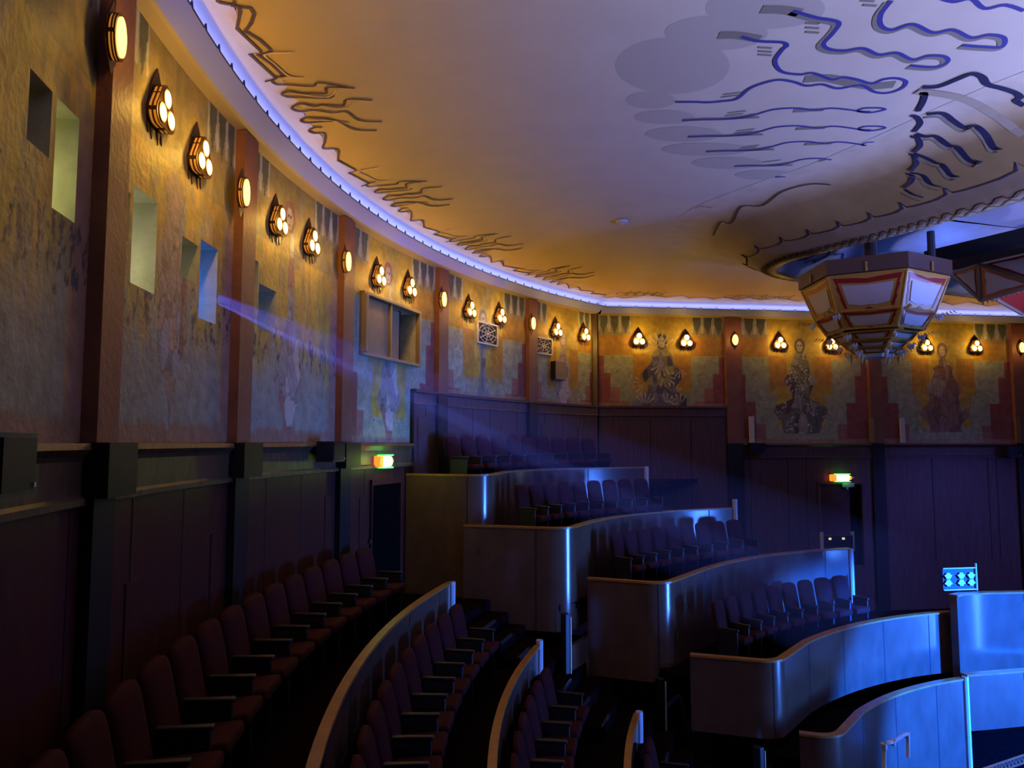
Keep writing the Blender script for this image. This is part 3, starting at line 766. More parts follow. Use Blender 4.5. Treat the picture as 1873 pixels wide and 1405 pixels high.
# flat patches painted on the ceiling
def patch(name, polys, m, parent, off):
    mb = MB()
    for uv in polys:
        pts = [atz(u, v, 3.999) for u, v in uv]; mb.add([(p[0], p[1], 4.0 - off) for p in pts], [tuple(range(len(pts)))], m)
    return mb.build(name, parent)
def blob(cx, cy, rx, ry, k=24): return [(cx + rx * math.cos(2 * pi * i / k), cy + ry * math.sin(2 * pi * i / k)) for i in range(k)]
clouds = [blob(1230, 120, 105, 52), blob(1310, 60, 95, 32), blob(1400, 15, 110, 38), blob(1190, 183, 45, 16), blob(1215, 214, 55, 13), blob(1250, 245, 70, 14), blob(1290, 273, 80, 12), blob(1330, 298, 65, 11), blob(1400, 320, 55, 9)]
for k, b in enumerate(clouds): patch('painted_grey_cloud', [b], M['cloud'], ceil, .001 + .0003 * k)
# long painted tongues (traced shapes, laid on the flat ceiling)
zb = lambda pts: z1(1100, 0, 2.423, pts)
def tongue(pts, wid):
    c = crom(zb(pts), 5, False); out = [atz(u, v, 3.999) for u, v in c]; return ([tuple(p) for p in out], wid)
shape = [(330, 450), (420, 450), (470, 452), (540, 446), (600, 436), (650, 395), (700, 372), (780, 352), (850, 360), (910, 378), (980, 372), (1050, 390), (1150, 375), (1210, 405), (1270, 410), (1330, 390), (1350, 360), (1310, 345), (1250, 350), (1200, 368), (1130, 350), (1070, 340), (1020, 350), (940, 322), (880, 328), (800, 315), (770, 270), (800, 220), (822, 200), (800, 185), (700, 180), (620, 160)]
shape2 = [(850, 45), (950, 75), (1050, 95), (1030, 140), (985, 190), (1010, 215), (1080, 222), (1160, 212), (1230, 240), (1310, 232), (1380, 262), (1450, 245), (1520, 248), (1535, 272), (1480, 295), (1370, 288)]
shape3 = [(1285, 0), (1240, 60), (1240, 110), (1290, 130), (1380, 105), (1470, 142), (1560, 130), (1640, 165), (1720, 152), (1785, 165), (1775, 205), (1690, 205), (1600, 198)]
shape4 = [(1480, -20), (1560, 5), (1640, -8), (1700, 35), (1790, 20), (1873, 45)]
vio = [tongue(s, .046) for s in (shape, shape2, shape3, shape4)]
gry = [tongue([(p[0] - 14, p[1] + 9) for p in s], .08) for s in (shape2, shape3)] + [tongue([(900, 350), (1000, 345), (1100, 365), (1200, 380), (1300, 372)], .16), tongue([(520, 155), (600, 155), (700, 172)], .13), tongue([(710, 40), (800, 42), (880, 55)], .13)]
for (x0, y0, x1, y1) in [(360, 532, 1255, 485), (385, 605, 1255, 567), (465, 670, 1260, 636), (590, 735, 1270, 712), (770, 783, 1232, 775)]:
    w = x1 - x0; nrm = [(0, 0), (.1, 0), (.2, .02), (.3, -.01), (.36, -.06), (.45, -.18), (.56, -.19), (.66, -.1), (.74, -.13), (.84, -.04), (.92, .06), (1.0, .0), (.98, -.06), (.9, -.08), (.87, 0), (.93, .03)]
    pts = [(x0 + a * w, y0 + (y1 - y0) * a + b * 150 * (w / 900)) for a, b in nrm]
    vio.append(tongue(pts, .036)); gry.append(tongue(pts[:5], .075)); gry.append(tongue([(x0 + a * w, y0 + (y1 - y0) * a - 150 * (w / 900) * .1) for a in (.55, .62, .7)], .08)); gry.append(tongue([(x0 + a * w, y0 + (y1 - y0) * a + 4) for a in (.22, .3, .38)], .05))
vio.append(tongue([(1045, 822), (1100, 810), (1140, 828), (1110, 848), (1075, 832), (1100, 822)], .04))
vio.append(tongue([(620, 900), (700, 915), (760, 880), (820, 835), (920, 812), (1000, 815), (1060, 828)], .045))
combs = []
for (x, y) in [(905, 100), (905, 120), (905, 140), (695, 208), (695, 225), (695, 240), (1150, 0), (1160, 20)]: combs.append(tongue([(x, y), (x + 60, y + 4)], .035))
for (x, y) in [(540, 418), (530, 430), (560, 500), (550, 512), (600, 580), (590, 590), (620, 652), (610, 660), (715, 718), (880, 770)]: combs.append(tongue([(x, y), (x + 80, y - 10)], .03))
ribbon_obj('painted_grey_tongue', gry + combs, M['lineg'], ceil, .005)
ribbon_obj('painted_violet_outline', vio, M['linev'], ceil, .007)
ribbon_obj('painted_corner_mark', [([tuple(atz(*p, 3.985)) for p in q], .02) for q in [[(684, 57), (708, 60), (709, 79)], [(643, 292), (667, 294), (671, 301)], [(1272, 380), (1280, 376), (1302, 379)]]], M['line'], ceil, .01)
patch('painted_ochre_cloud', [blob(700, 168, 55, 14)], M['cloudy'], ceil, .001)
patch('painted_ochre_cloud', [blob(745, 205, 62, 16)], M['cloudy'], ceil, .0014)

# ------------------------------------------------------------ dome ring
RN = []
for i in range(len(RING)):
    d = RING[(i + 1) % len(RING)] - RING[i - 1]; n = np.array([d[1], -d[0]]); RN.append(n / np.linalg.norm(n))
RN = np.array(RN)
if inpoly(np.array([RING[0][0] + RN[0][0] * .1]), np.array([RING[0][1] + RN[0][1] * .1]), [tuple(p) for p in RING])[0]: RN = -RN
RP = [(1.75, 3.996), (1.4, 3.985), (1.1, 3.93), (.8, 3.82), (.55, 3.68), (.35, 3.53), (.22, 3.45), (.2, 3.44), (.08, 3.36), (0, 3.31), (-.02, 3.30), (-.10, 3.275), (-.22, 3.26), (-.34, 3.265), (-.38, 3.30), (-.42, 3.42), (-.9, 3.62), (-1.6, 3.8), (-2.6, 3.95)]
BRN = (.27, .20, .13); rows = []
for i in list(range(len(RING))) + [0]:
    r = []
    for d, z in RP:
        if d > .8: t = min(1, (d - .8) / .7); c = np.array((.42, .30, .12)) * (1 - t) + np.array(CEILC) * t
        elif d > .21: c = np.array((.34, .24, .11))  # shade of the outer slope is put into this darker brown
        elif d > -.01: c = np.array(BRN)
        elif d > -.39: c = np.array((.22, .15, .08)) if d > -.2 else np.array((.30, .28, .24))
        else: c = np.array((.32, .34, .42))
        r.append((RING[i] + RN[i] * d, z, tuple(c)))
    rows.append(r)
ring = strips('ceiling_ring', rows, hole=False); ring.data.materials[0] = M['ring']; props(ring, kind='structure'); ring.name = 'ceiling.002'
inner = [RING[i] + RN[i] * -2.6 for i in range(len(RING))]
mesh('dome_centre', [(p[0], p[1], 3.951) for p in inner], [tuple(range(len(inner)))], mat('dome_centre_paint', (.3, .32, .42), .6), ring)
def ring_z(d): return float(np.interp(d, [a for a, b in RP][::-1], [b for a, b in RP][::-1]))
def ringpt(i, d):
    f = i % len(RING); a = int(f); t = f - a; b = (a + 1) % len(RING)
    p = RING[a] * (1 - t) + RING[b] * t; n = RN[a] * (1 - t) + RN[b] * t; return (p[0] + n[0] * d, p[1] + n[1] * d, ring_z(d) - .006)
tick = []; zig = []; zig2 = []
for i in np.arange(0, len(RING) - 1, 7.0):
    tick.append(([ringpt(i + a, d) for a, d in [(0, .25), (1.5, .22), (3, .22), (5, .23), (6.2, .25), (6.5, .36), (7, .25)]], .035))
for i in np.arange(0, len(RING), 2.0):
    zig.append(([ringpt(i + a, d) for a, d in [(0, -.04), (.9, -.13), (1.4, -.13), (1.5, -.05), (2.0, -.04)]], .05)); zig2.append(([ringpt(i + a, d) for a, d in [(0, -.20), (.9, -.30), (1.3, -.28), (1.5, -.18), (2, -.2)]], .035))
ribbon_obj('painted_tick_line', tick, M['lineb'], ring)
ribbon_obj('carved_zigzag', zig, M['line'], ring); ribbon_obj('carved_zigzag', zig2, M['gilt'], ring)
# swirls inside the dome
sw = []
for k in range(60):
    i = k * len(RING) / 60; sw.append(([ringpt(i + a, d) for a, d in [(0, -.6), (1.2, -.75), (2.2, -.65), (2.8, -.9), (1.6, -1.05), (.5, -.95)]], .05))
ribbon_obj('painted_dome_swirl', sw, M['linev'], ring)
# fan of wavy ridges on the outer slope of the ring (traced lines laid on the slope)
def hit_ring(u, v):
    r = ray(u, v); z = 3.7
    for _ in range(40):
        q = r * (z / r[2]); z = .6 * z + .4 * ring_z(float(sdist(np.array([q[0]]), np.array([q[1]]))[0]))
    q = r * (z / r[2]); return (q[0], q[1], q[2] - .012)
z2 = lambda pts: z1(1640, 130, 4.133, pts)
fan = [[(160, 300), (200, 230), (215, 165), (170, 165)], [(230, 320), (350, 315), (430, 370), (520, 425), (600, 410), (680, 480), (740, 580), (800, 580)], [(130, 455), (180, 390), (150, 340), (110, 335)], [(150, 470), (220, 490), (300, 490), (400, 560), (460, 570), (530, 650), (600, 695), (645, 675)],
       [(130, 610), (180, 560), (160, 500), (110, 490)], [(140, 620), (220, 650), (300, 690), (350, 705), (420, 790), (480, 790)], [(110, 750), (150, 700), (140, 640), (100, 625)], [(110, 765), (200, 785), (260, 850), (335, 870)], [(60, 880), (110, 840), (120, 790), (75, 770)], [(60, 890), (130, 930), (200, 950)],
       [(200, 115), (320, 110), (450, 60), (570, 15), (650, 40), (690, 95), (800, 125), (900, 160), (935, 195), (905, 220), (963, 255)]]
ribbon_obj('painted_fan_ridge', [([hit_ring(*p) for p in crom(z2(f), 5, False)], .065 if len(f) < 7 else .075) for f in fan], M['lineb'], ring, 0)
ribbon_obj('painted_fan_highlight', [([hit_ring(u - 6, v + 7) for u, v in crom(z2(f), 5, False)], .05) for f in fan[1::2]], M['lineg'], ring, -.003)
ribbon_obj('painted_fan_highlight', [([hit_ring(*p) for p in crom(z2([(150, 150), (350, 170), (550, 220), (750, 330), (950, 480)]), 5, False)], .12)], mat('pale_rib', (.42, .36, .26), .5), ring, 0)
ribbon_obj('painted_edge_line', [([hit_ring(*p) for p in crom([(1305, 430), (1310, 418), (1320, 404), (1338, 407), (1356, 377), (1395, 375), (1430, 350), (1480, 336), (1520, 337)], 4, False)], .04)], M['line'], ring, 0)
lamp('dome_uplight', 'POINT', (8.2, 13.6, 3.34), 26, (.08, .2, 1), size=.08)
lamp('dome_uplight', 'POINT', (9.5, 11.0, 3.34), 14, (.25, .35, 1), size=.08)
# smoke detector
q = atz(1137, 405, 3.98); root = empty('smoke_detector', (q[0], q[1], 3.99)); props(root, 'small white round smoke detector on the golden ceiling', 'smoke detector')
mb = MB(); n = 20; prof = [(.11, 0), (.11, -.03), (.085, -.045), (.05, -.05), (.045, -.075), (.0, -.08)]
vs = [(r * math.cos(2 * pi * k / n), r * math.sin(2 * pi * k / n), z) for r, z in prof for k in range(n)]
mb.add(vs, [(i * n + k, i * n + (k + 1) % n, (i + 1) * n + (k + 1) % n, (i + 1) * n + k) for i in range(len(prof) - 1) for k in range(n)], M['cream']); mb.build('detector_body', root, True)

# ------------------------------------------------------------ hanging lantern
def hexa(c, r, z, rot, n=6): return [Vector((c[0] + r * math.sin(rot + k * 2 * pi / n), c[1] - r * math.cos(rot + k * 2 * pi / n), z)) for k in range(n)]
def framed(mb, q, mf, mp, mr, fw=.13, top=True, pan=None):
    """quad q = [tl,tr,br,bl] with frame, red scalloped border and white pane; outward normal computed"""
    tl, tr, br, bl = q; n = (tr - tl).cross(bl - tl).normalized()
    def pt(u, v, o=0): a = tl.lerp(tr, u); b = bl.lerp(br, u); return a.lerp(b, v) + n * o
    mb.add([tl, tr, br, bl], [(0, 1, 2, 3)], M['panelf'])
    def poly(uvs, o, m): mb.add([pt(u, v, o) for u, v in uvs], [tuple(range(len(uvs)))], m)
    poly([(.05, .06), (.35, .10), (.5, .14), (.65, .10), (.95, .06), (.92, .3), (.94, .35), (.9, .6), (.92, .65), (.88, .92), (.84, .92), (.9, .2), (.5, .26), (.1, .2), (.16, .92), (.12, .92), (.08, .65), (.1, .6), (.06, .35), (.08, .3)], .006, mr)
    poly([(.15, .27), (.5, .31), (.85, .27), (.84, .5), (.81, .8), (.62, .86), (.5, .84), (.38, .86), (.19, .8), (.16, .5)], .012, M['panelw'])
    poly([(.42, .97), (.5, .9), (.58, .97)], .012, M['panelr'])
LC = (6.22, 12.6)
root = empty('lantern_chandelier', (LC[0], LC[1], 3.2)); props(root, 'stepped six-sided hanging lantern of ochre framed white panels tapering downward', 'chandelier')
ROT = math.radians(-34 + 26.5) + math.atan2(-LC[0], LC[1]) * 0
ROT = math.radians(-60.3)
def zpx(v, dep=11.6): return (811 - v) / F * dep
def rel(o): o.location = (-LC[0], -LC[1], -3.2); return o
TI = [(1.15, zpx(492), .93, zpx(558)), (.93, zpx(558), .76, zpx(590)), (.66, zpx(595), .56, zpx(609)), (.50, zpx(612), .42, zpx(622)), (.37, zpx(624), .32, zpx(631))]
for k, (r0, z0, r1, z1_) in enumerate(TI):
    a = hexa(LC, r0, z0, ROT); b = hexa(LC, r1, z1_, ROT); tier = MB(); tier.add(a, [(0, 1, 2, 3, 4, 5)], M['panelf']); tier.add(b, [(5, 4, 3, 2, 1, 0)], M['panelf'])
    t = rel(tier.build('lantern_tier', root))
    for i in range(6):
        j = (i + 1) % 6; mb = MB(); q = [a[i], a[j], b[j], b[i]]
        cen = (q[0] + q[2]) / 2 - Vector((LC[0], LC[1], (z0 + z1_) / 2))
        if (q[1] - q[0]).cross(q[3] - q[0]).dot(cen) < 0: q = [a[j], a[i], b[i], b[j]]
        framed(mb, q, None, None, M['panelr']); o = mb.build('glass_panel', t)
    mb = MB()
    for i in range(6):
        mb.tube([a[i], b[i]], .02 if k < 2 else .014, M['panelf'], 6); mb.tube([a[i], a[(i + 1) % 6]], .018, M['panelf'], 6)
        mb.tube([b[i], b[(i + 1) % 6]], .016, M['panelf'], 6)
    o = mb.build('tier_frame', t)
# crown box
mb = MB(); a = hexa(LC, 1.2, zpx(463, 11.7), ROT); b = hexa(LC, 1.2, zpx(489, 11.6), ROT)
mb.add(a + b, [(0, 1, 2, 3, 4, 5), (11, 10, 9, 8, 7, 6)] + [(i, i + 6, (i + 1) % 6 + 6, (i + 1) % 6) for i in range(6)], M['lantop']); rel(mb.build('crown', root))
mb = MB()
for i in range(6):
    m_ = (b[i] + b[(i + 1) % 6]) / 2; d = (m_ - Vector((LC[0], LC[1], m_.z))).normalized(); mb.tube([m_ + d * .02, m_ + d * .02 + Vector((0, 0, .15))], .018, M['panelf'], 6)
rel(mb.build('crown_peg', root))
mb = MB(); c = hexa(LC, .27, zpx(634), ROT); d_ = hexa(LC, .24, zpx(641), ROT)
mb.add(c + d_, [(0, 1, 2, 3, 4, 5), (11, 10, 9, 8, 7, 6)] + [(i, i + 6, (i + 1) % 6 + 6, (i + 1) % 6) for i in range(6)], M['crystal']); rel(mb.build('bottom_plate', root))
mb = MB(); mb.tube([(LC[0], LC[1], zpx(463, 11.7)), (LC[0], LC[1], 3.94)], .10, M['lantop'], 12); rel(mb.build('stem', root))
mb = MB(); mb.tube([(LC[0] + .62, LC[1] - .75, zpx(485, 11.5)), (LC[0] + .62, LC[1] - .75, 3.45)], .06, M['speaker'], 10); rel(mb.build('hanger_rod', root))
lf = MB(); cm = None
for k in range(1, 5):
    r0, z0, r1, z1_ = TI[k]
    for i, p in enumerate(hexa(LC, r0 + .05, z0 - .02, ROT)):
        h = .17; mb = MB()
        for dx, hh in ((-.045, .12), (0, .17), (.045, .12)):
            c0 = Vector((dx * math.cos(i), dx * math.sin(i), 0)); w_ = .03
            mb.add([c0, c0 + Vector((w_, 0, -hh * .4)), c0 + Vector((0, w_, -hh * .4)), c0 + Vector((-w_, 0, -hh * .4)), c0 + Vector((0, -w_, -hh * .4)), c0 + Vector((0, 0, -hh))], [(0, 1, 2), (0, 2, 3), (0, 3, 4), (0, 4, 1), (5, 2, 1), (5, 3, 2), (5, 4, 3), (5, 1, 4)], M['crystal'])
        o = mb.build('crystal_cluster', root); o.location = (p.x - LC[0], p.y - LC[1], p.z - 3.2)
        dv = (p - Vector((LC[0], LC[1], p.z))).normalized(); t_ = Vector((-dv.y, dv.x, 0))
        for q in range(4):
            c0 = p + dv * (.05 + .05 * q) + Vector((0, 0, -.02 + .01 * q)); lf.add([c0 - t_ * .03, c0 + dv * .07 + Vector((0, 0, -.05)), c0 + t_ * .03, c0 + Vector((0, 0, .03))], [(0, 1, 2), (0, 2, 3), (0, 1, 3)], M['leaf'])
for i, p in enumerate(hexa(LC, .36, zpx(634), ROT)):
    mb = MB(); mb.add([Vector((0, 0, .02)), Vector((.035, 0, -.08)), Vector((0, .035, -.08)), Vector((-.035, 0, -.08)), Vector((0, -.035, -.08)), Vector((0, 0, -.2))], [(0, 1, 2), (0, 2, 3), (0, 3, 4), (0, 4, 1), (5, 2, 1), (5, 3, 2), (5, 4, 3), (5, 1, 4)], M['leaf'])
    o = mb.build('hanging_drop', root); o.location = (p.x - LC[0], p.y - LC[1], p.z - 3.2)
rel(lf.build('gilt_leaves', root))

# star-shaped central chandelier at the right edge of the frame
SCn = (9.9, 12.4); root = empty('star_chandelier', (SCn[0], SCn[1], 3.2)); props(root, 'star shaped chandelier of red and white triangular panels cut by the right frame edge', 'chandelier')
def relS(o): o.location = (-SCn[0], -SCn[1], -3.2); return o
U = dict(A=atz(1738, 499, 3.12), B=atz(1789, 483, 3.12), D=atz(1905, 457, 3.12), C=atz(1794, 550, 2.5), E=atz(1905, 520, 2.5))
U = {k: Vector(v) for k, v in U.items()}
def rotp(p, a): x, y = p.x - SCn[0], p.y - SCn[1]; c, s = math.cos(a), math.sin(a); return Vector((SCn[0] + x * c - y * s, SCn[1] + x * s + y * c, p.z))
def tri_panel(root, a, b, c, inset=.2):
    mb = MB(); n = (b - a).cross(c - a).normalized(); g = (a + b + c) / 3
    if n.dot(g - Vector((SCn[0], SCn[1], g.z))) < 0: n = -n
    mb.add([a, b, c], [(0, 1, 2)], M['panelr'])
    def L2(p, k): return p.lerp(g, k) + n * .012
    pts = []
    vs = [a, b, c]
    for i in range(3):
        p, q = L2(vs[i], .36), L2(vs[(i + 1) % 3], .36); pts += [p, p.lerp(q, .3), p.lerp(q, .35).lerp(g + n * .012, .10), p.lerp(q, .62).lerp(g + n * .012, .03), p.lerp(q, .66)]
    mb.add(pts, [tuple(range(len(pts)))], M['panelw'])
    for i in range(3): mb.tube([vs[i], vs[(i + 1) % 3]], .035, M['soffit'], 6)
    relS(mb.build('glass_panel', root))
for k in range(3):
    q = {n: rotp(v, k * 2 * pi / 3) for n, v in U.items()}; A2 = rotp(U['A'], (k + 1) * 2 * pi / 3)
    for n_ in (k,):
        pass
    tri_panel(root, q['A'], q['B'], q['C']); tri_panel(root, q['B'], q['C'], q['E']); tri_panel(root, q['B'], q['E'], q['D']); tri_panel(root, q['D'], q['E'], rotp(U['A'], -(1) * 2 * pi / 3) if False else (A2 if (A2 - q['D']).length < (rotp(U['A'], (k - 1) * 2 * pi / 3) - q['D']).length else rotp(U['A'], (k - 1) * 2 * pi / 3)))
    mb = MB()
    for i in range(12):
        p = q['C'].lerp(q['E'], i / 12); mb.add([p + Vector((0, 0, .02)), p.lerp(q['E'], .07), p + (q['E'] - q['C']) * .04 + Vector((0, 0, -.10))], [(0, 1, 2)], M['leaf'])
    relS(mb.build('gilt_fringe', root))
b1 = [atz(1690, 460, 3.3), atz(1690, 486, 3.12), atz(1960, 430, 3.12), atz(1960, 395, 3.3)]
mb = MB(); back = [Vector(p) + Vector((.5, .7, 0)) for p in b1]; mb.add([Vector(p) for p in b1] + back, [(0, 1, 2, 3), (7, 6, 5, 4), (0, 4, 5, 1), (3, 2, 6, 7), (1, 5, 6, 2), (0, 3, 7, 4)], M['black']); relS(mb.build('crown_beam', root))
mb = MB(); mb.tube([(SCn[0], SCn[1], 3.1), (SCn[0], SCn[1], 3.95)], .12, M['lantop'], 12); relS(mb.build('stem', root))

# ------------------------------------------------------------ floors (tiers)
def sector(mb, th0, th1, r0, r1, ztop, zbot, m, step=2.0):
    n = max(2, int((th1 - th0) / step) + 1); vs = []; fs = []
    for th in np.linspace(th0, th1, n): vs += [P(th, r0, ztop), P(th, r1, ztop), P(th, r1, zbot), P(th, r0, zbot)]
    for i in range(n - 1):
        for j in range(4): fs.append((i * 4 + j, i * 4 + (j + 1) % 4, (i + 1) * 4 + (j + 1) % 4, (i + 1) * 4 + j))
    fs += [(0, 1, 2, 3), tuple(range(len(vs) - 1, len(vs) - 5, -1))]; mb.add(vs, fs, m)
mb = MB(); LF = [(-2.45, 14.36, R - .02), (-3.15, 13.2, 14.36), (-4.0, 11.85, 13.2), (-4.75, 10.4, 11.85), (-5.35, 8.9, 10.4)]
for z, r0, r1 in LF: sector(mb, -24, 25.5, r0, r1, z, ZFL, M['carpet'])
sector(mb, -24, 75, 2, 8.9, -5.5, ZFL, M['carpet'])
props(mb.build('floor'), kind='structure')
mb = MB(); mb.add([(5.5, 13.5, -4.25), (18, 12, -4.25), (18, 21, -4.25), (3.4, 18.3, -4.25)], [(0, 1, 2, 3)], M['carpet'])
o = mb.build('floor.002'); props(o, kind='structure')

# ------------------------------------------------------------ parapets
def offset_path(pts, off):
    out = []; n = len(pts)
    for i in range(n):
        a = np.array(pts[max(i - 1, 0)]); b = np.array(pts[min(i + 1, n - 1)]); d = b - a; d /= np.linalg.norm(d); out.append(np.array(pts[i]) + np.array([-d[1], d[0]]) * off)
    return out
def parapet(path, ztop, zbot, label, thick=.09, cap=.03, capw=.014, seams=True, face_m=None, nseam=1.1, end_post=None, name='balcony_parapet', cat='parapet'):
    """path: list of xy, front (stage) side is on the right of travel; body grows to the left"""
    root = empty(name, (path[0][0], path[0][1], zbot)); props(root, label, cat)
    off = (-path[0][0], -path[0][1], -zbot); fm_ = face_m or M['para']
    A = [np.array(p) for p in path]; Bp = offset_path(path, thick); n = len(A)
    mb = MB(); vs = []
    zb = zbot if hasattr(zbot, '__len__') else [zbot] * n
    for i in range(n): vs += [(*A[i], ztop), (*Bp[i], ztop), (*Bp[i], zb[i]), (*A[i], zb[i])]
    fs = []
    for i in range(n - 1):
        for j in range(4): fs.append((i * 4 + j, i * 4 + (j + 1) % 4, (i + 1) * 4 + (j + 1) % 4, (i + 1) * 4 + j))
    fs += [(0, 1, 2, 3), tuple(range(len(vs) - 1, len(vs) - 5, -1))]
    for j in range(4):
        sv = []
        for i in range(n): sv += [vs[i * 4 + j], vs[i * 4 + (j + 1) % 4]]
        mb.add(sv, [(2 * i, 2 * i + 1, 2 * i + 3, 2 * i + 2) for i in range(n - 1)], fm_)
    mb.add([vs[k_] for k_ in range(4)] + [vs[-4 + k_] for k_ in range(4)], [(0, 1, 2, 3), (7, 6, 5, 4)], fm_)
    pan_mb = mb
    C1 = offset_path(path, -capw); C2 = offset_path(path, thick + capw); mb = MB(); vs = []
    for i in range(n): vs += [(*C1[i], ztop), (*C1[i], ztop + cap), (*C2[i], ztop + cap), (*C2[i], ztop)]
    mb.add(vs, [f for f in fs], M['cap']); o = mb.build('cap_rail', root); o.location = off
    if seams:
        mb = pan_mb; acc = 0; F1 = offset_path(path, -.004)
        for i in range(1, n):
            acc += np.linalg.norm(A[i] - A[i - 1])
            if acc > nseam:
                acc = 0; d = (A[i] - A[i - 1]) / np.linalg.norm(A[i] - A[i - 1]) * .008
                mb.add([(*(F1[i] - d), ztop), (*(F1[i] + d), ztop), (*(F1[i] + d), zb[i]), (*(F1[i] - d), zb[i])], [(0, 1, 2, 3)], M['seam'])
    o = pan_mb.build('panelling', root, False); o.location = off
    for p in o.data.polygons: p.use_smooth = abs(p.normal.z) < .5 and len(p.vertices) == 4
    if end_post:
        p = A[-1]; mb = MB(); mb.tube([(*p, zb[-1]), (*p, ztop + end_post)], .05, M['pale'], 10); o = mb.build('end_post', root); o.location = off
    return root
def arc_path(th0, th1, ra, rb=None, step=1.0):
    n = max(3, int(abs(th1 - th0) / step) + 1); rb = rb or ra
    return [P(t, r) for t, r in zip(np.linspace(th0, th1, n), np.linspace(ra, rb, n))]
# left tiers (travelling with increasing th the room side is on the right)
parapet(arc_path(-12, 15.0, 14.4), -1.95, -3.2, 'long curved parapet with the brightest cap rail, in front of the wall-side seat row', end_post=.03, thick=.055)
parapet(arc_path(-12, 16.2, 13.22), -2.8, -4.05, 'curved parapet with orange cap rail, second one down from the left wall', end_post=.1, thick=.055)
parapet(arc_path(-12, 17.3, 11.9), -3.65, -4.8, 'curved parapet cut by the bottom edge, third one down from the left wall', end_post=.05, thick=.055)
for (u, v, dep, zb, lab) in [(1034, 1122, 11.15, -4.0, 'dark newel post in front of the tall blue-lit corner, at the aisle'), (1207, 1240, 11.2, -4.7, 'dark newel post just under the third balcony corner, at the aisle'), (1387, 1365, 10.2, -5.4, 'dark newel post at the bottom edge left of the fourth balcony corner')]:
    r = ray(u, v); q = r * (dep / r[1]); root = empty('newel_post', (q[0], q[1], zb)); root.rotation_euler = (0, 0, .6); props(root, lab, 'post', 'newel posts at the foot of the block'); h = q[2] - zb
    MB().box((0, 0, h / 2), (.09, .12, h), M['black_wood'], .012).build('post_body', root)
    MB().box((.052, -.02, h / 2 - .02), (.014, .10, h - .06), M['pale']).build('metal_edge', root)
    MB().box((.45, .22, h / 2 - .25), (.8, .08, h - .5), M['para'], rot=Matrix.Rotation(.45, 3, 'Z')).build('side_board', root)
# block fronts: side wall + rounded corner + front
def fillet(side_pts, front_pts, rad, n=9):
    c = np.array(side_pts[-1]); a = np.array(side_pts[-2]) - c; b = np.array(front_pts[0]) - c; a /= np.linalg.norm(a); b /= np.linalg.norm(b)
    ang = math.acos(np.clip(a @ b, -1, 1)); t = rad / math.tan(ang / 2); p0 = c + a * t; p1 = c + b * t; m = (a + b) / np.linalg.norm(a + b); o = c + m * (rad / math.sin(ang / 2))
    v0 = p0 - o; v1 = p1 - o; a0 = math.atan2(v0[1], v0[0]); a1 = math.atan2(v1[1], v1[0]); da = (a1 - a0 + pi) % (2 * pi) - pi
    arc = [tuple(o + rad * np.array([math.cos(a0 + da * i / n), math.sin(a0 + da * i / n)])) for i in range(n + 1)]
    return list(side_pts[:-1]) + arc + [tuple(p) for p in front_pts]
def bp(pts, z): return [tuple(atz(u, v, z)[:2]) for u, v in pts]
def dens(pts, closed=False): return [tuple(p) for p in crom(pts, 5, False)]
BP = {}
def block(z, left, corner_, front, zbot, label, rad=.38, post=None, deg=2, **kw):
    side = bp([left, corner_], z); fr = bp(front, z)
    th = [polar(*p)[0] for p in fr]; rr = [polar(*p)[1] for p in fr]; cf = np.polyfit(th, rr, deg); fr = [P(t, float(np.polyval(cf, t))) for t in np.linspace(th[0], th[-1], 22)]
    if z == -.5: side[0] = P(20.8, R - .04)
    BP[z] = [side[0], side[1]] + fr
    path = fillet(side, fr, rad)
    s0 = np.array(path[0]); s1 = np.array(path[1]); path = [tuple(s0 + (s1 - s0) * t) for t in np.linspace(0, 1, 8)] + path[2:]
    return parapet(path, z - .03, zbot, label, end_post=post, **kw)
block(-.5, (737, 862), (893, 868.5), [(930, 862), (1000, 857.8), (1080, 855.6), (1130, 854.8), (1182, 854.3)], -2.45, 'topmost balcony front with rounded corner, in front of the highest seat row', post=.04)
block(-1.3, (848, 960), (1040, 966), [(1084, 953), (1148.5, 942), (1212.5, 935), (1280, 931.5), (1344, 929)], -2.88, 'second balcony front from the top with a tall blue-lit rounded corner', post=.2)
block(-2.1, (1074, 1057), (1219, 1067), [(1288, 1041), (1352, 1025), (1416, 1013.7), (1480.5, 1007), (1557, 1003)], -3.58, 'third balcony front from the top with a blue-lit rounded corner', post=.02)
block(-3.0, (1262, 1197), (1424, 1211), [(1479.5, 1173.5), (1544, 1149), (1609, 1134.6), (1674, 1125), (1742, 1118.6)], -4.05, 'fourth balcony front from the top, long curved and blue to the right', post=.02)
block(-3.9, (1462, 1341), (1534, 1350), [(1577, 1303), (1641, 1270.6), (1706, 1251), (1766, 1241)], -5.4, 'lowest balcony front with vivid blue panels, behind the chrome handrail', post=.06)
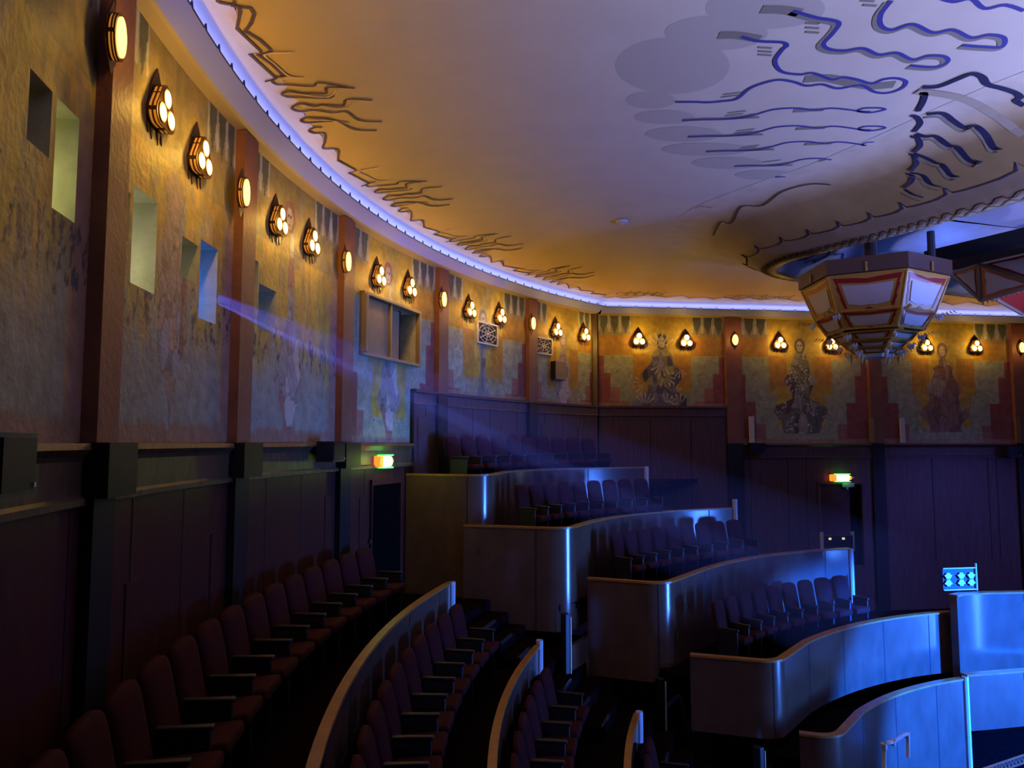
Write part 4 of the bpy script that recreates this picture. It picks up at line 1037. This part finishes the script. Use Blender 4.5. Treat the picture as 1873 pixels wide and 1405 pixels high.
# tier floors of the block between consecutive fronts
def resamp(p, n=40):
    p = np.array(p); d = np.r_[0, np.cumsum(np.hypot(*np.diff(p, axis=0).T))]; t = np.linspace(0, d[-1], n); return np.stack([np.interp(t, d, p[:, 0]), np.interp(t, d, p[:, 1])], -1)
ks = [-.5, -1.3, -2.1, -3.0, -3.9]; FZ = [-.88, -1.67, -2.47, -3.37, -4.3]
outer = [P(t, R - .04) for t in np.linspace(20.8, 46, 20)] + [PB(t, .04) for t in (.5, 1.5, 2.5)]
mb = MB()
for i, (k_, fz) in enumerate(zip(ks, FZ)):
    pin = resamp(offset_path(BP[k_], .2)); po = resamp(outer if i == 0 else offset_path(BP[ks[i - 1]][1:], .16))
    vs = []
    for a, b in zip(pin, po): vs += [(*a, fz), (*b, fz), (*b, fz - .1), (*a, fz - .1)]
    fs = [(q * 4 + j_, q * 4 + (j_ + 1) % 4, (q + 1) * 4 + (j_ + 1) % 4, (q + 1) * 4 + j_) for q in range(39) for j_ in range(4)] + [(0, 1, 2, 3), (159, 158, 157, 156)]
    mb.add(vs, fs, M['carpet'])
props(mb.build('floor.001'), kind='structure')
# under-structure behind the overhanging fronts
# raised right-hand fronts
p0 = bp([(1750, 1092), (1764, 1089), (1810, 1087), (1873, 1086), (1990, 1084)], -2.69)
parapet(p0, -2.69, -4.2, 'raised bright blue balcony front right of the fourth one, under the ornamental railing', thick=.12, nseam=.9)
p0 = bp([(1768, 1238), (1810, 1235), (1873, 1230), (1990, 1222)], -3.87)
r_ = parapet(p0, -3.87, -4.75, 'vivid blue panelled front at the lower right edge beyond the dark post', thick=.12, nseam=.6)

# ------------------------------------------------------------ seats
def make_seat():
    root = empty('theatre_seat')       # local +y is the way the sitter faces, origin on floor under the back
    w = .47
    bm = bmesh.new(); nx, nz_ = 8, 12; vs = []
    mb = MB(); grid = []
    for side in (0, 1):
        for j in range(nz_ + 1):
            for i in range(nx + 1):
                u = i / nx * 2 - 1; v = j / nz_; hw = w / 2 * (1 - .0 * v); top = max(0, (v - .8) / .2); ww = hw * math.sqrt(max(0, 1 - (top * .62)**2)); x = u * ww
                z = .40 + v * .58 - (.02 * abs(u)**3 if v > .95 else 0); y = .10 - .12 * v; th = .05 * (1 - abs(u)**4 * .7) * (1 - .5 * top); grid.append((x, y + (th if side else -.03), z))
    N1 = (nx + 1) * (nz_ + 1)
    for j in range(nz_):
        for i in range(nx):
            a = j * (nx + 1) + i; vs.append((a + 1, a, a + nx + 1, a + nx + 2)); b = a + N1; vs.append((b, b + 1, b + nx + 2, b + nx + 1))
    for j in range(nz_):
        a = j * (nx + 1); b = a + N1; vs.append((a, b, b + nx + 1, a + nx + 1)); a += nx; b += nx; vs.append((b, a, a + nx + 1, b + nx + 1))
    for i in range(nx):
        a = i; b = i + N1; vs.append((a + 1, b + 1, b, a)); a = nz_ * (nx + 1) + i; b = a + N1; vs.append((a, b, b + 1, a + 1))
    bm.free()
    mb.add(grid, vs, M['velvet']); mb.build('backrest', root, True)
    MB().box((0, .33, .44), (w - .03, .42, .10), M['velvet'], .035, Matrix.Rotation(math.radians(4), 3, 'X')).build('seat_cushion', root, True)
    MB().box((0, .045, .68), (w - .05, .012, .02), M['seatwood'], rot=Matrix.Rotation(math.radians(10), 3, 'X')).build('back_seam', root)
    for s in (-1, 1):
        MB().box((s * .265, .27, .30), (.035, .34, .60), M['seatwood'], .012).build('side_panel', root)
        MB().box((s * .265, .28, .62), (.05, .36, .035), M['seatwood'], .012).build('armrest', root, True)
    MB().box((0, .12, .2), (.42, .05, .4), M['seatwood']).build('kick_plate', root)
    return root
def seat_up(): pass
seat0 = make_seat(); register(None); KIDS_SEAT = dict(KIDS)
# variant with orange lit seat edge
first = [True]
def place_seat(th, r, z, label, group):
    o = seat0 if first[0] else copy_tree(seat0); first[0] = False
    p = P(th, r); t = math.radians(th); o.location = (p[0], p[1], z); o.rotation_euler = (0, 0, math.atan2(-math.cos(t), -math.sin(t)))
    props(o, label, 'seat', group)
    return o
KIDS.clear(); KIDS.update(KIDS_SEAT)
def row(tops, z, floor, rfix, desc, group, origin, n_extra=0, extra_dir=-1):
    ths = []
    for u, v in tops:
        q = atz(u, v + 3, z); ths.append(polar(q[0], q[1])[0])
    ths = sorted(ths); step = (ths[-1] - ths[0]) / (len(ths) - 1); a0, a1 = ths[0], ths[-1]
    n = len(ths); allt = [a0 + step * i for i in range(-n_extra if extra_dir < 0 else 0, n + (n_extra if extra_dir > 0 else 0))]
    for i, t in enumerate(allt):
        rr = rfix if not callable(rfix) else rfix(t)
        place_seat(t, rr, floor, 'dark red theatre seat, %s from %s in the %s' % (ORD[i], origin, desc), group)
L0 = [(254, 1205), (306, 1166), (355, 1134), (400, 1108), (443, 1084), (482, 1065), (523, 1047), (562, 1032), (600, 1020), (635, 1009), (667, 1000)]
row(L0, -1.45, -2.43, 15.55, 'wall-side row', 'seats along the left wall', 'the camera', 4)
L1 = [(500 + x / 3.47, 1000 + y / 3.47) for x, y in [(1120, 360), (1035, 415), (940, 485), (850, 555), (760, 640), (680, 740), (605, 860), (550, 1000), (480, 1165)]]
row(L1, -2.15, -3.13, 14.2, 'row under the brightest cap rail', 'seats of the second row down from the left wall', 'the camera', 4)
L2t = [(900 + x / 3.85, 1040 + y / 3.85) for x, y in [(400, 700), (325, 800), (260, 905), (210, 1020), (175, 1160), (150, 1320)]]
row(L2t, -2.98, -3.97, 13.05, 'row under the second cap rail', 'seats of the third row down from the left wall', 'the camera', 3)
L3t = [(1187, 1352), (1180, 1385)]
row(L3t, -3.75, -4.73, 11.7, 'row under the third cap rail', 'seats of the fourth row down from the left wall', 'the camera', 1)
R0 = [(700 + x / 3.1217, 750 + y / 3.1217) for x, y in [(285, 145), (395, 147), (500, 148), (600, 150), (690, 152), (795, 155), (890, 158), (990, 162), (1090, 165), (1190, 168)]]
t_l = [atarc(u, v, 15.4)[0] for u, v in R0]
for i, t in enumerate(np.linspace(24.3, t_l[-1], 10)):
    place_seat(t, 15.5, -.86, 'dark red theatre seat in the topmost row, %s from the left' % ORD[i], 'seats of the topmost row')
R1 = [(700 + x / 3.1217, 750 + y / 3.1217) for x, y in [(725, 430), (815, 425), (895, 420), (985, 412), (1085, 405), (1180, 400), (1280, 395), (1370, 392), (1475, 390)]]
R2 = [(1000 + x / 3.1217, 900 + y / 3.1217) for x, y in [(335, 245), (410, 230), (500, 220), (590, 203), (680, 195), (770, 183), (870, 173), (970, 165), (1065, 155)]]
R3 = [(1000 + x / 3.1217, 900 + y / 3.1217) for x, y in [(915, 640), (995, 610), (1075, 585), (1165, 560), (1255, 540), (1355, 520), (1445, 505), (1570, 490), (1670, 475)]]
for tops, zt, desc, grp in [(R1, -.70, 'row under the topmost balcony front', 'seats of the second highest row'), (R2, -1.5, 'row under the second balcony front', 'seats of the third highest row'), (R3, -2.4, 'row under the third balcony front', 'seats of the fourth highest row')]:
    q = [atz(u, v + 2, zt) for u, v in tops]; cx = np.polyfit(range(9), [p[0] for p in q], 2); cy = np.polyfit(range(9), [p[1] for p in q], 2)
    for i in range(9):
        k_ = .8 + i * .9; x, y = np.polyval(cx, k_), np.polyval(cy, k_); dx, dy = np.polyval(np.polyder(cx), k_), np.polyval(np.polyder(cy), k_); l = math.hypot(dx, dy); dx /= l; dy /= l
        th, r = polar(x, y); o = place_seat(th, r, zt - .97, 'dark red theatre seat in the %s, %s from the left' % (desc, ORD[i]), grp)
        o.rotation_euler[2] = math.atan2(-dy, -dx); o.scale = (min(1, l * .9 / .575), .9, 1)
for th, r, z, l in [(24.6, 13.0, -3.97, 'dark red seat beyond the aisle under the tall blue-lit corner'), (24.6, 11.5, -4.73, 'dark red seat beyond the aisle under the third balcony corner')]:
    place_seat(th, r, z, l, 'seats beyond the stepped aisle')

# ------------------------------------------------------------ aisle steps
k = 0
for zt, zbm, rr in [(-2.45, -3.15, 14.36), (-3.15, -4.0, 13.2), (-4.0, -4.75, 11.85)]:
    for j in range(3):
        k += 1; z = zt - (j + 1) * (zt - zbm) / 4 * 1.0; r1 = rr - .02 - j * .27
        root = empty('aisle_step', P(18.9, r1 - .13, z)); props(root, 'dark carpeted aisle step with a thin metal nosing, %s from the exit door down' % ORD[k - 1], 'step', 'aisle steps between the left rows and the seating block')
        off = tuple(-c for c in root.location)
        mb = MB(); sector(mb, 16.2, 22.4, r1 - .27, r1, z, zbm, M['carpet']); o = mb.build('tread', root); o.location = off
        mb = MB(); sector(mb, 16.3, 18.6, r1 - .285, r1 - .255, z + .012, z - .03, M['nosing']); o = mb.build('nosing', root); o.location = off

# ------------------------------------------------------------ doors and exit signs
def exit_sign(name, label, setter, pos, w):
    root = empty('exit_sign'); setter(root); props(root, label, 'exit sign')
    MB().box((0, .11, 0), (w * .55, .12, .15), M['white'], .03).build('lit_face', root)
    mb = MB().box((0, .11, .095), (w * .6, .13, .02), M['green']).box((0, .11, -.095), (w * .6, .13, .02), M['green']); mb.build('green_edge', root)
    mb = MB().box((w * .40, .10, 0), (w * .24, .12, .17), M['exito'], .02).box((-w * .34, .11, 0), (w * .1, .09, .09), M['exito'], .02); mb.build('amber_end', root)
    MB().box((0, .02, 0), (w * .9, .04, .22), M['bronze']).build('mount', root)
    mb = MB().tube([(-w * .38, .11, 0), (-w * .5, .11, 0)], .02, M['pale'], 8); mb.build('finial', root)
    return root
th, z = atarc(706, 844, R - .12); exit_sign('e', 'glowing green exit lamp with amber end above the dark exit on the left', lambda o: set_arc(o, th, .0, z), None, .5)
s, zz_ = atside(1540, 874, .12); exit_sign('e', 'glowing green exit lamp with amber ends above the side wall door', lambda o: set_side(o, s, .03, zz_), None, .62)
lamp('exit_lamp_glow', 'POINT', P(th, R - .42, z), 4, (.75, 1, .12), size=.06)
# left exit: dark doorway in the wainscot
tl, _ = atarc(676, 880, R); tr, _ = atarc(728, 880, R)
mb = MB(); arc_sweep(mb, tl, tr, [(.02, -.62), (.035, -.62), (.035, -2.45), (.02, -2.45)], mat('unlit_doorway', (.004, .003, .003), 1, spec=0)); o = mb.build('door_1'); props(o, kind='structure')
mb = MB()
for t_ in (tl - .1, tr): arc_sweep(mb, t_, t_ + .12, [(.02, -.55), (.06, -.55), (.06, -2.45), (.02, -2.45)], M['wood'])
arc_sweep(mb, tl - .1, tr + .1, [(.02, -.55), (.06, -.55), (.06, -.64), (.02, -.64)], M['wood']); mb.build('door_frame', o)
th2, z2_ = atarc(683, 991, R - .1); root = empty('door_handle_plate'); set_arc(root, th2, .04, z2_); props(root, 'small bright latch plate on the dark exit door at left', 'latch'); MB().box((0, .02, 0), (.06, .03, .06), M['steel'], .005).build('plate', root)
# right door
root = empty('door_2'); set_side(root, (DOOR_S0 + DOOR_S1) / 2, 0, -3.1); props(root, kind='structure'); dw = DOOR_S1 - DOOR_S0; dh = 2.05
MB().box((0, -.25, dh / 2), (dw, .02, dh), M['black']).build('dark_opening', root)
leaf = MB().box((.17, .02, dh / 2), (.82, .05, dh), M['doorw'], .004).build('door_leaf', root)
MB().box((.17, .06, .42), (.7, .04, .05), M['steel'], .01).build('push_bar', leaf)
mb = MB()
for x in (-dw / 2, dw / 2): mb.box((x, .05, dh / 2), (.07, .08, dh + .05), M['wood_side'])
mb.box((0, .05, dh + .03), (dw + .1, .08, .06), M['wood_side']); mb.build('door_frame', root)
MB().box((-.17, .12, dh - .02), (.3, .05, .1), M['pale'], .01).box((-.12, .16, dh - .1), (.03, .04, .05), M['pale']).build('door_closer', root)
# low barrier before that door, its two reflections made as glowing blocks
s1_, zb_ = atside(1532, 985, 1.2); root = empty('aisle_barrier'); set_side(root, s1_, 1.2, zb_); props(root, 'dark low barrier with two small pale glints in front of the side wall door', 'barrier')
MB().box((0, 0, -.1), (.75, .08, .35), M['black_wood'], .01).build('board', root)
for x in (-.12, .22): MB().box((x, .05, .0), (.06, .03, .05), mat('pale_glint_glow', (.9, .8, .5), .4, emit=(1, .8, .45), es=.8), .01).build('glint_block', root)
for x in (-.38, .40): MB().tube([(x, 0, -.3), (x, 0, .15)], .045, M['pale'], 8).build('post', root)

# ------------------------------------------------------------ speakers
def speaker(setter, label):
    root = empty('wall_speaker'); setter(root); props(root, label, 'speaker')
    MB().prism([(-.19, .13), (.19, .13), (.19, -.13), (-.19, -.13)], .12, .34, M['speaker']).build('cabinet', root)
    mb = MB().prism([(-.17, .11), (.17, .11), (.17, -.11), (-.17, -.11)], .34, .35, M['black']); mb.build('grille', root)
    MB().box((0, .06, 0), (.08, .14, .08), M['black']).build('bracket', root)
    MB().box((-.15, .352, -.09), (.02, .01, .02), M['pale']).build('badge', root)
th3, z3 = atarc(612, 826, R - .3); speaker(lambda o: set_arc(o, th3, .02, z3), 'black wall speaker at the dado just left of the green exit lamp')
s3, z3s = atside(1386, 820, .3); speaker(lambda o: set_side(o, s3, .02, z3s), 'dark blue-black speaker on the side wall right of the raised block')
s4, z4s = atside(1853, 827, .3); speaker(lambda o: set_side(o, s4, .02, z4s), 'black speaker at the right frame edge under the dado')
th5, z5 = atarc(2, 850, R - .3); speaker(lambda o: set_arc(o, th5, .02, z5), 'black speaker cut by the left frame edge under the dado')

# ------------------------------------------------------------ ornamental railing, handrail, patterned rail
c = atz(1757, 1085, -2.69); root = empty('ornamental_railing', (c[0], c[1], -2.63)); root.rotation_euler = (0, 0, .15); props(root, 'dark railing panel with pale diamond ornaments on the raised blue front', 'railing')
w_, h_ = .66, .40
mb = MB()
for z_ in (0, h_ - .02): mb.tube([(-w_ / 2, 0, z_), (w_ / 2, 0, z_)], .012, M['pale'], 8)
mb.tube([(w_ / 2, 0, -.02), (w_ / 2, 0, h_ + .06)], .018, M['pale'], 8); mb.build('rail_frame', root)
MB().box((0, .02, h_ / 2), (w_, .015, h_ - .03), M['black']).build('dark_board', root)
for x in (-.24, .02, .22):
    mb = MB()
    for s in (1, -1):
        zc0 = h_ * .47; mb.prism([(x + a * 1.0, zc0 + s * (b + .008)) for a, b in [(-.03, .0), (.03, 0), (.05, .03), (.08, .07), (.05, .075), (.025, .11), (-.025, .11), (-.05, .075), (-.08, .07), (-.05, .03)]][::s], -.02, .0, M['orn'])
    mb.build('diamond_ornament', root)
z7 = -4.95
pA = Vector(atz(1623, 1346, -4.62)) ; 
hr = [(1628, 1405 + 60, 10.3), (1628, 1352, 10.3), (1640, 1330 + 0, 10.6), (1655, 1344, 11.2), (1660, 1390, 11.2)]
def at_y(u, v, y): r = ray(u, v); return Vector(r * (y / r[1]))
root = empty('chrome_handrail', at_y(1628, 1440, 9.0)); props(root, 'bent chrome handrail with two uprights in front of the lowest blue balcony front', 'handrail'); off = tuple(-c for c in root.location)
mb = MB(); mb.tube([at_y(1617, 1460, 8.8), at_y(1617, 1366, 8.8), at_y(1620, 1360, 8.8), at_y(1634, 1357, 8.9), at_y(1654, 1344, 9.4), at_y(1659, 1343, 9.5), at_y(1661, 1347, 9.5), at_y(1661, 1385, 9.5)], .024, M['pale'], 10)
o = mb.build('rail_tube', root, True); o.location = off
for q in [at_y(1617, 1365, 8.8), at_y(1659, 1345, 9.5), at_y(1633, 1358, 8.9)]:
    mb = MB(); mb.tube([q - Vector((0, 0, .03)), q + Vector((0, 0, .03))], .036, M['pale'], 10); o = mb.build('joint_collar', root); o.location = off
root = empty('patterned_rail', at_y(1840, 1400, 7.0)); props(root, 'pale lattice patterned rail cut by the bottom right corner', 'railing'); off = tuple(-c for c in root.location)
a_, b_ = at_y(1795, 1408, 7.2), at_y(1900, 1372, 7.4); a2, b2 = a_ - Vector((0, 0, .07)), b_ - Vector((0, 0, .07)); mb = MB(); mb.tube([a_, b_], .01, M['orn'], 6); mb.tube([a2, b2], .01, M['orn'], 6)
for i in range(16): mb.tube([a_.lerp(b_, i / 16), a2.lerp(b2, (i + .5) / 16)], .007, M['orn'], 5); mb.tube([a2.lerp(b2, (i + .5) / 16), a_.lerp(b_, (i + 1) / 16)], .007, M['orn'], 5)
o = mb.build('lattice', root); o.location = off

# ------------------------------------------------------------ projector beam and the haze it lights
S0 = Vector(PORT); T0 = at_y(1330, 985, 8.3); D0 = (T0 - S0).normalized()
lamp('projector', 'SPOT', S0, 5000, (.10, .14, 1), target=tuple(T0), size=.01, angle=13, blend=.15)
core = at_y(1330, 1005, 8.3)
lamp('projector_core', 'SPOT', S0 + Vector((0, 0, -.05)), 26000, (.12, .2, 1), target=tuple(core), size=.01, angle=3.2, blend=.5)
mv = bpy.data.materials.new('projector_haze'); mv.use_nodes = True; nt = mv.node_tree; nt.nodes.clear()
out = nt.nodes.new('ShaderNodeOutputMaterial'); vs_ = nt.nodes.new('ShaderNodeVolumeScatter'); vs_.inputs['Density'].default_value = .02; vs_.inputs['Color'].default_value = (.9, .9, 1, 1); nt.links.new(vs_.outputs[0], out.inputs['Volume'])
u_ = D0.cross(Vector((0, 0, 1))).normalized(); w__ = u_.cross(D0).normalized(); vs = []
st = S0 + D0 * .30
for dist, rr in [(0, .06), (8.0, .98)]:
    for k in range(12): vs.append(st + D0 * dist + (u_ * math.cos(2 * pi * k / 12) + w__ * math.sin(2 * pi * k / 12)) * rr)
o = mesh('projector_haze', vs, [tuple(range(11, -1, -1)), tuple(range(12, 24))] + [(k, (k + 1) % 12, (k + 1) % 12 + 12, k + 12) for k in range(12)], mv)
bmx = bmesh.new(); bmx.from_mesh(o.data); bmesh.ops.recalc_face_normals(bmx, faces=bmx.faces); bmx.to_mesh(o.data); bmx.free()
props(o, 'blue haze lit by the projector beam from the wall port down to the right', 'light beam', kind='stuff')
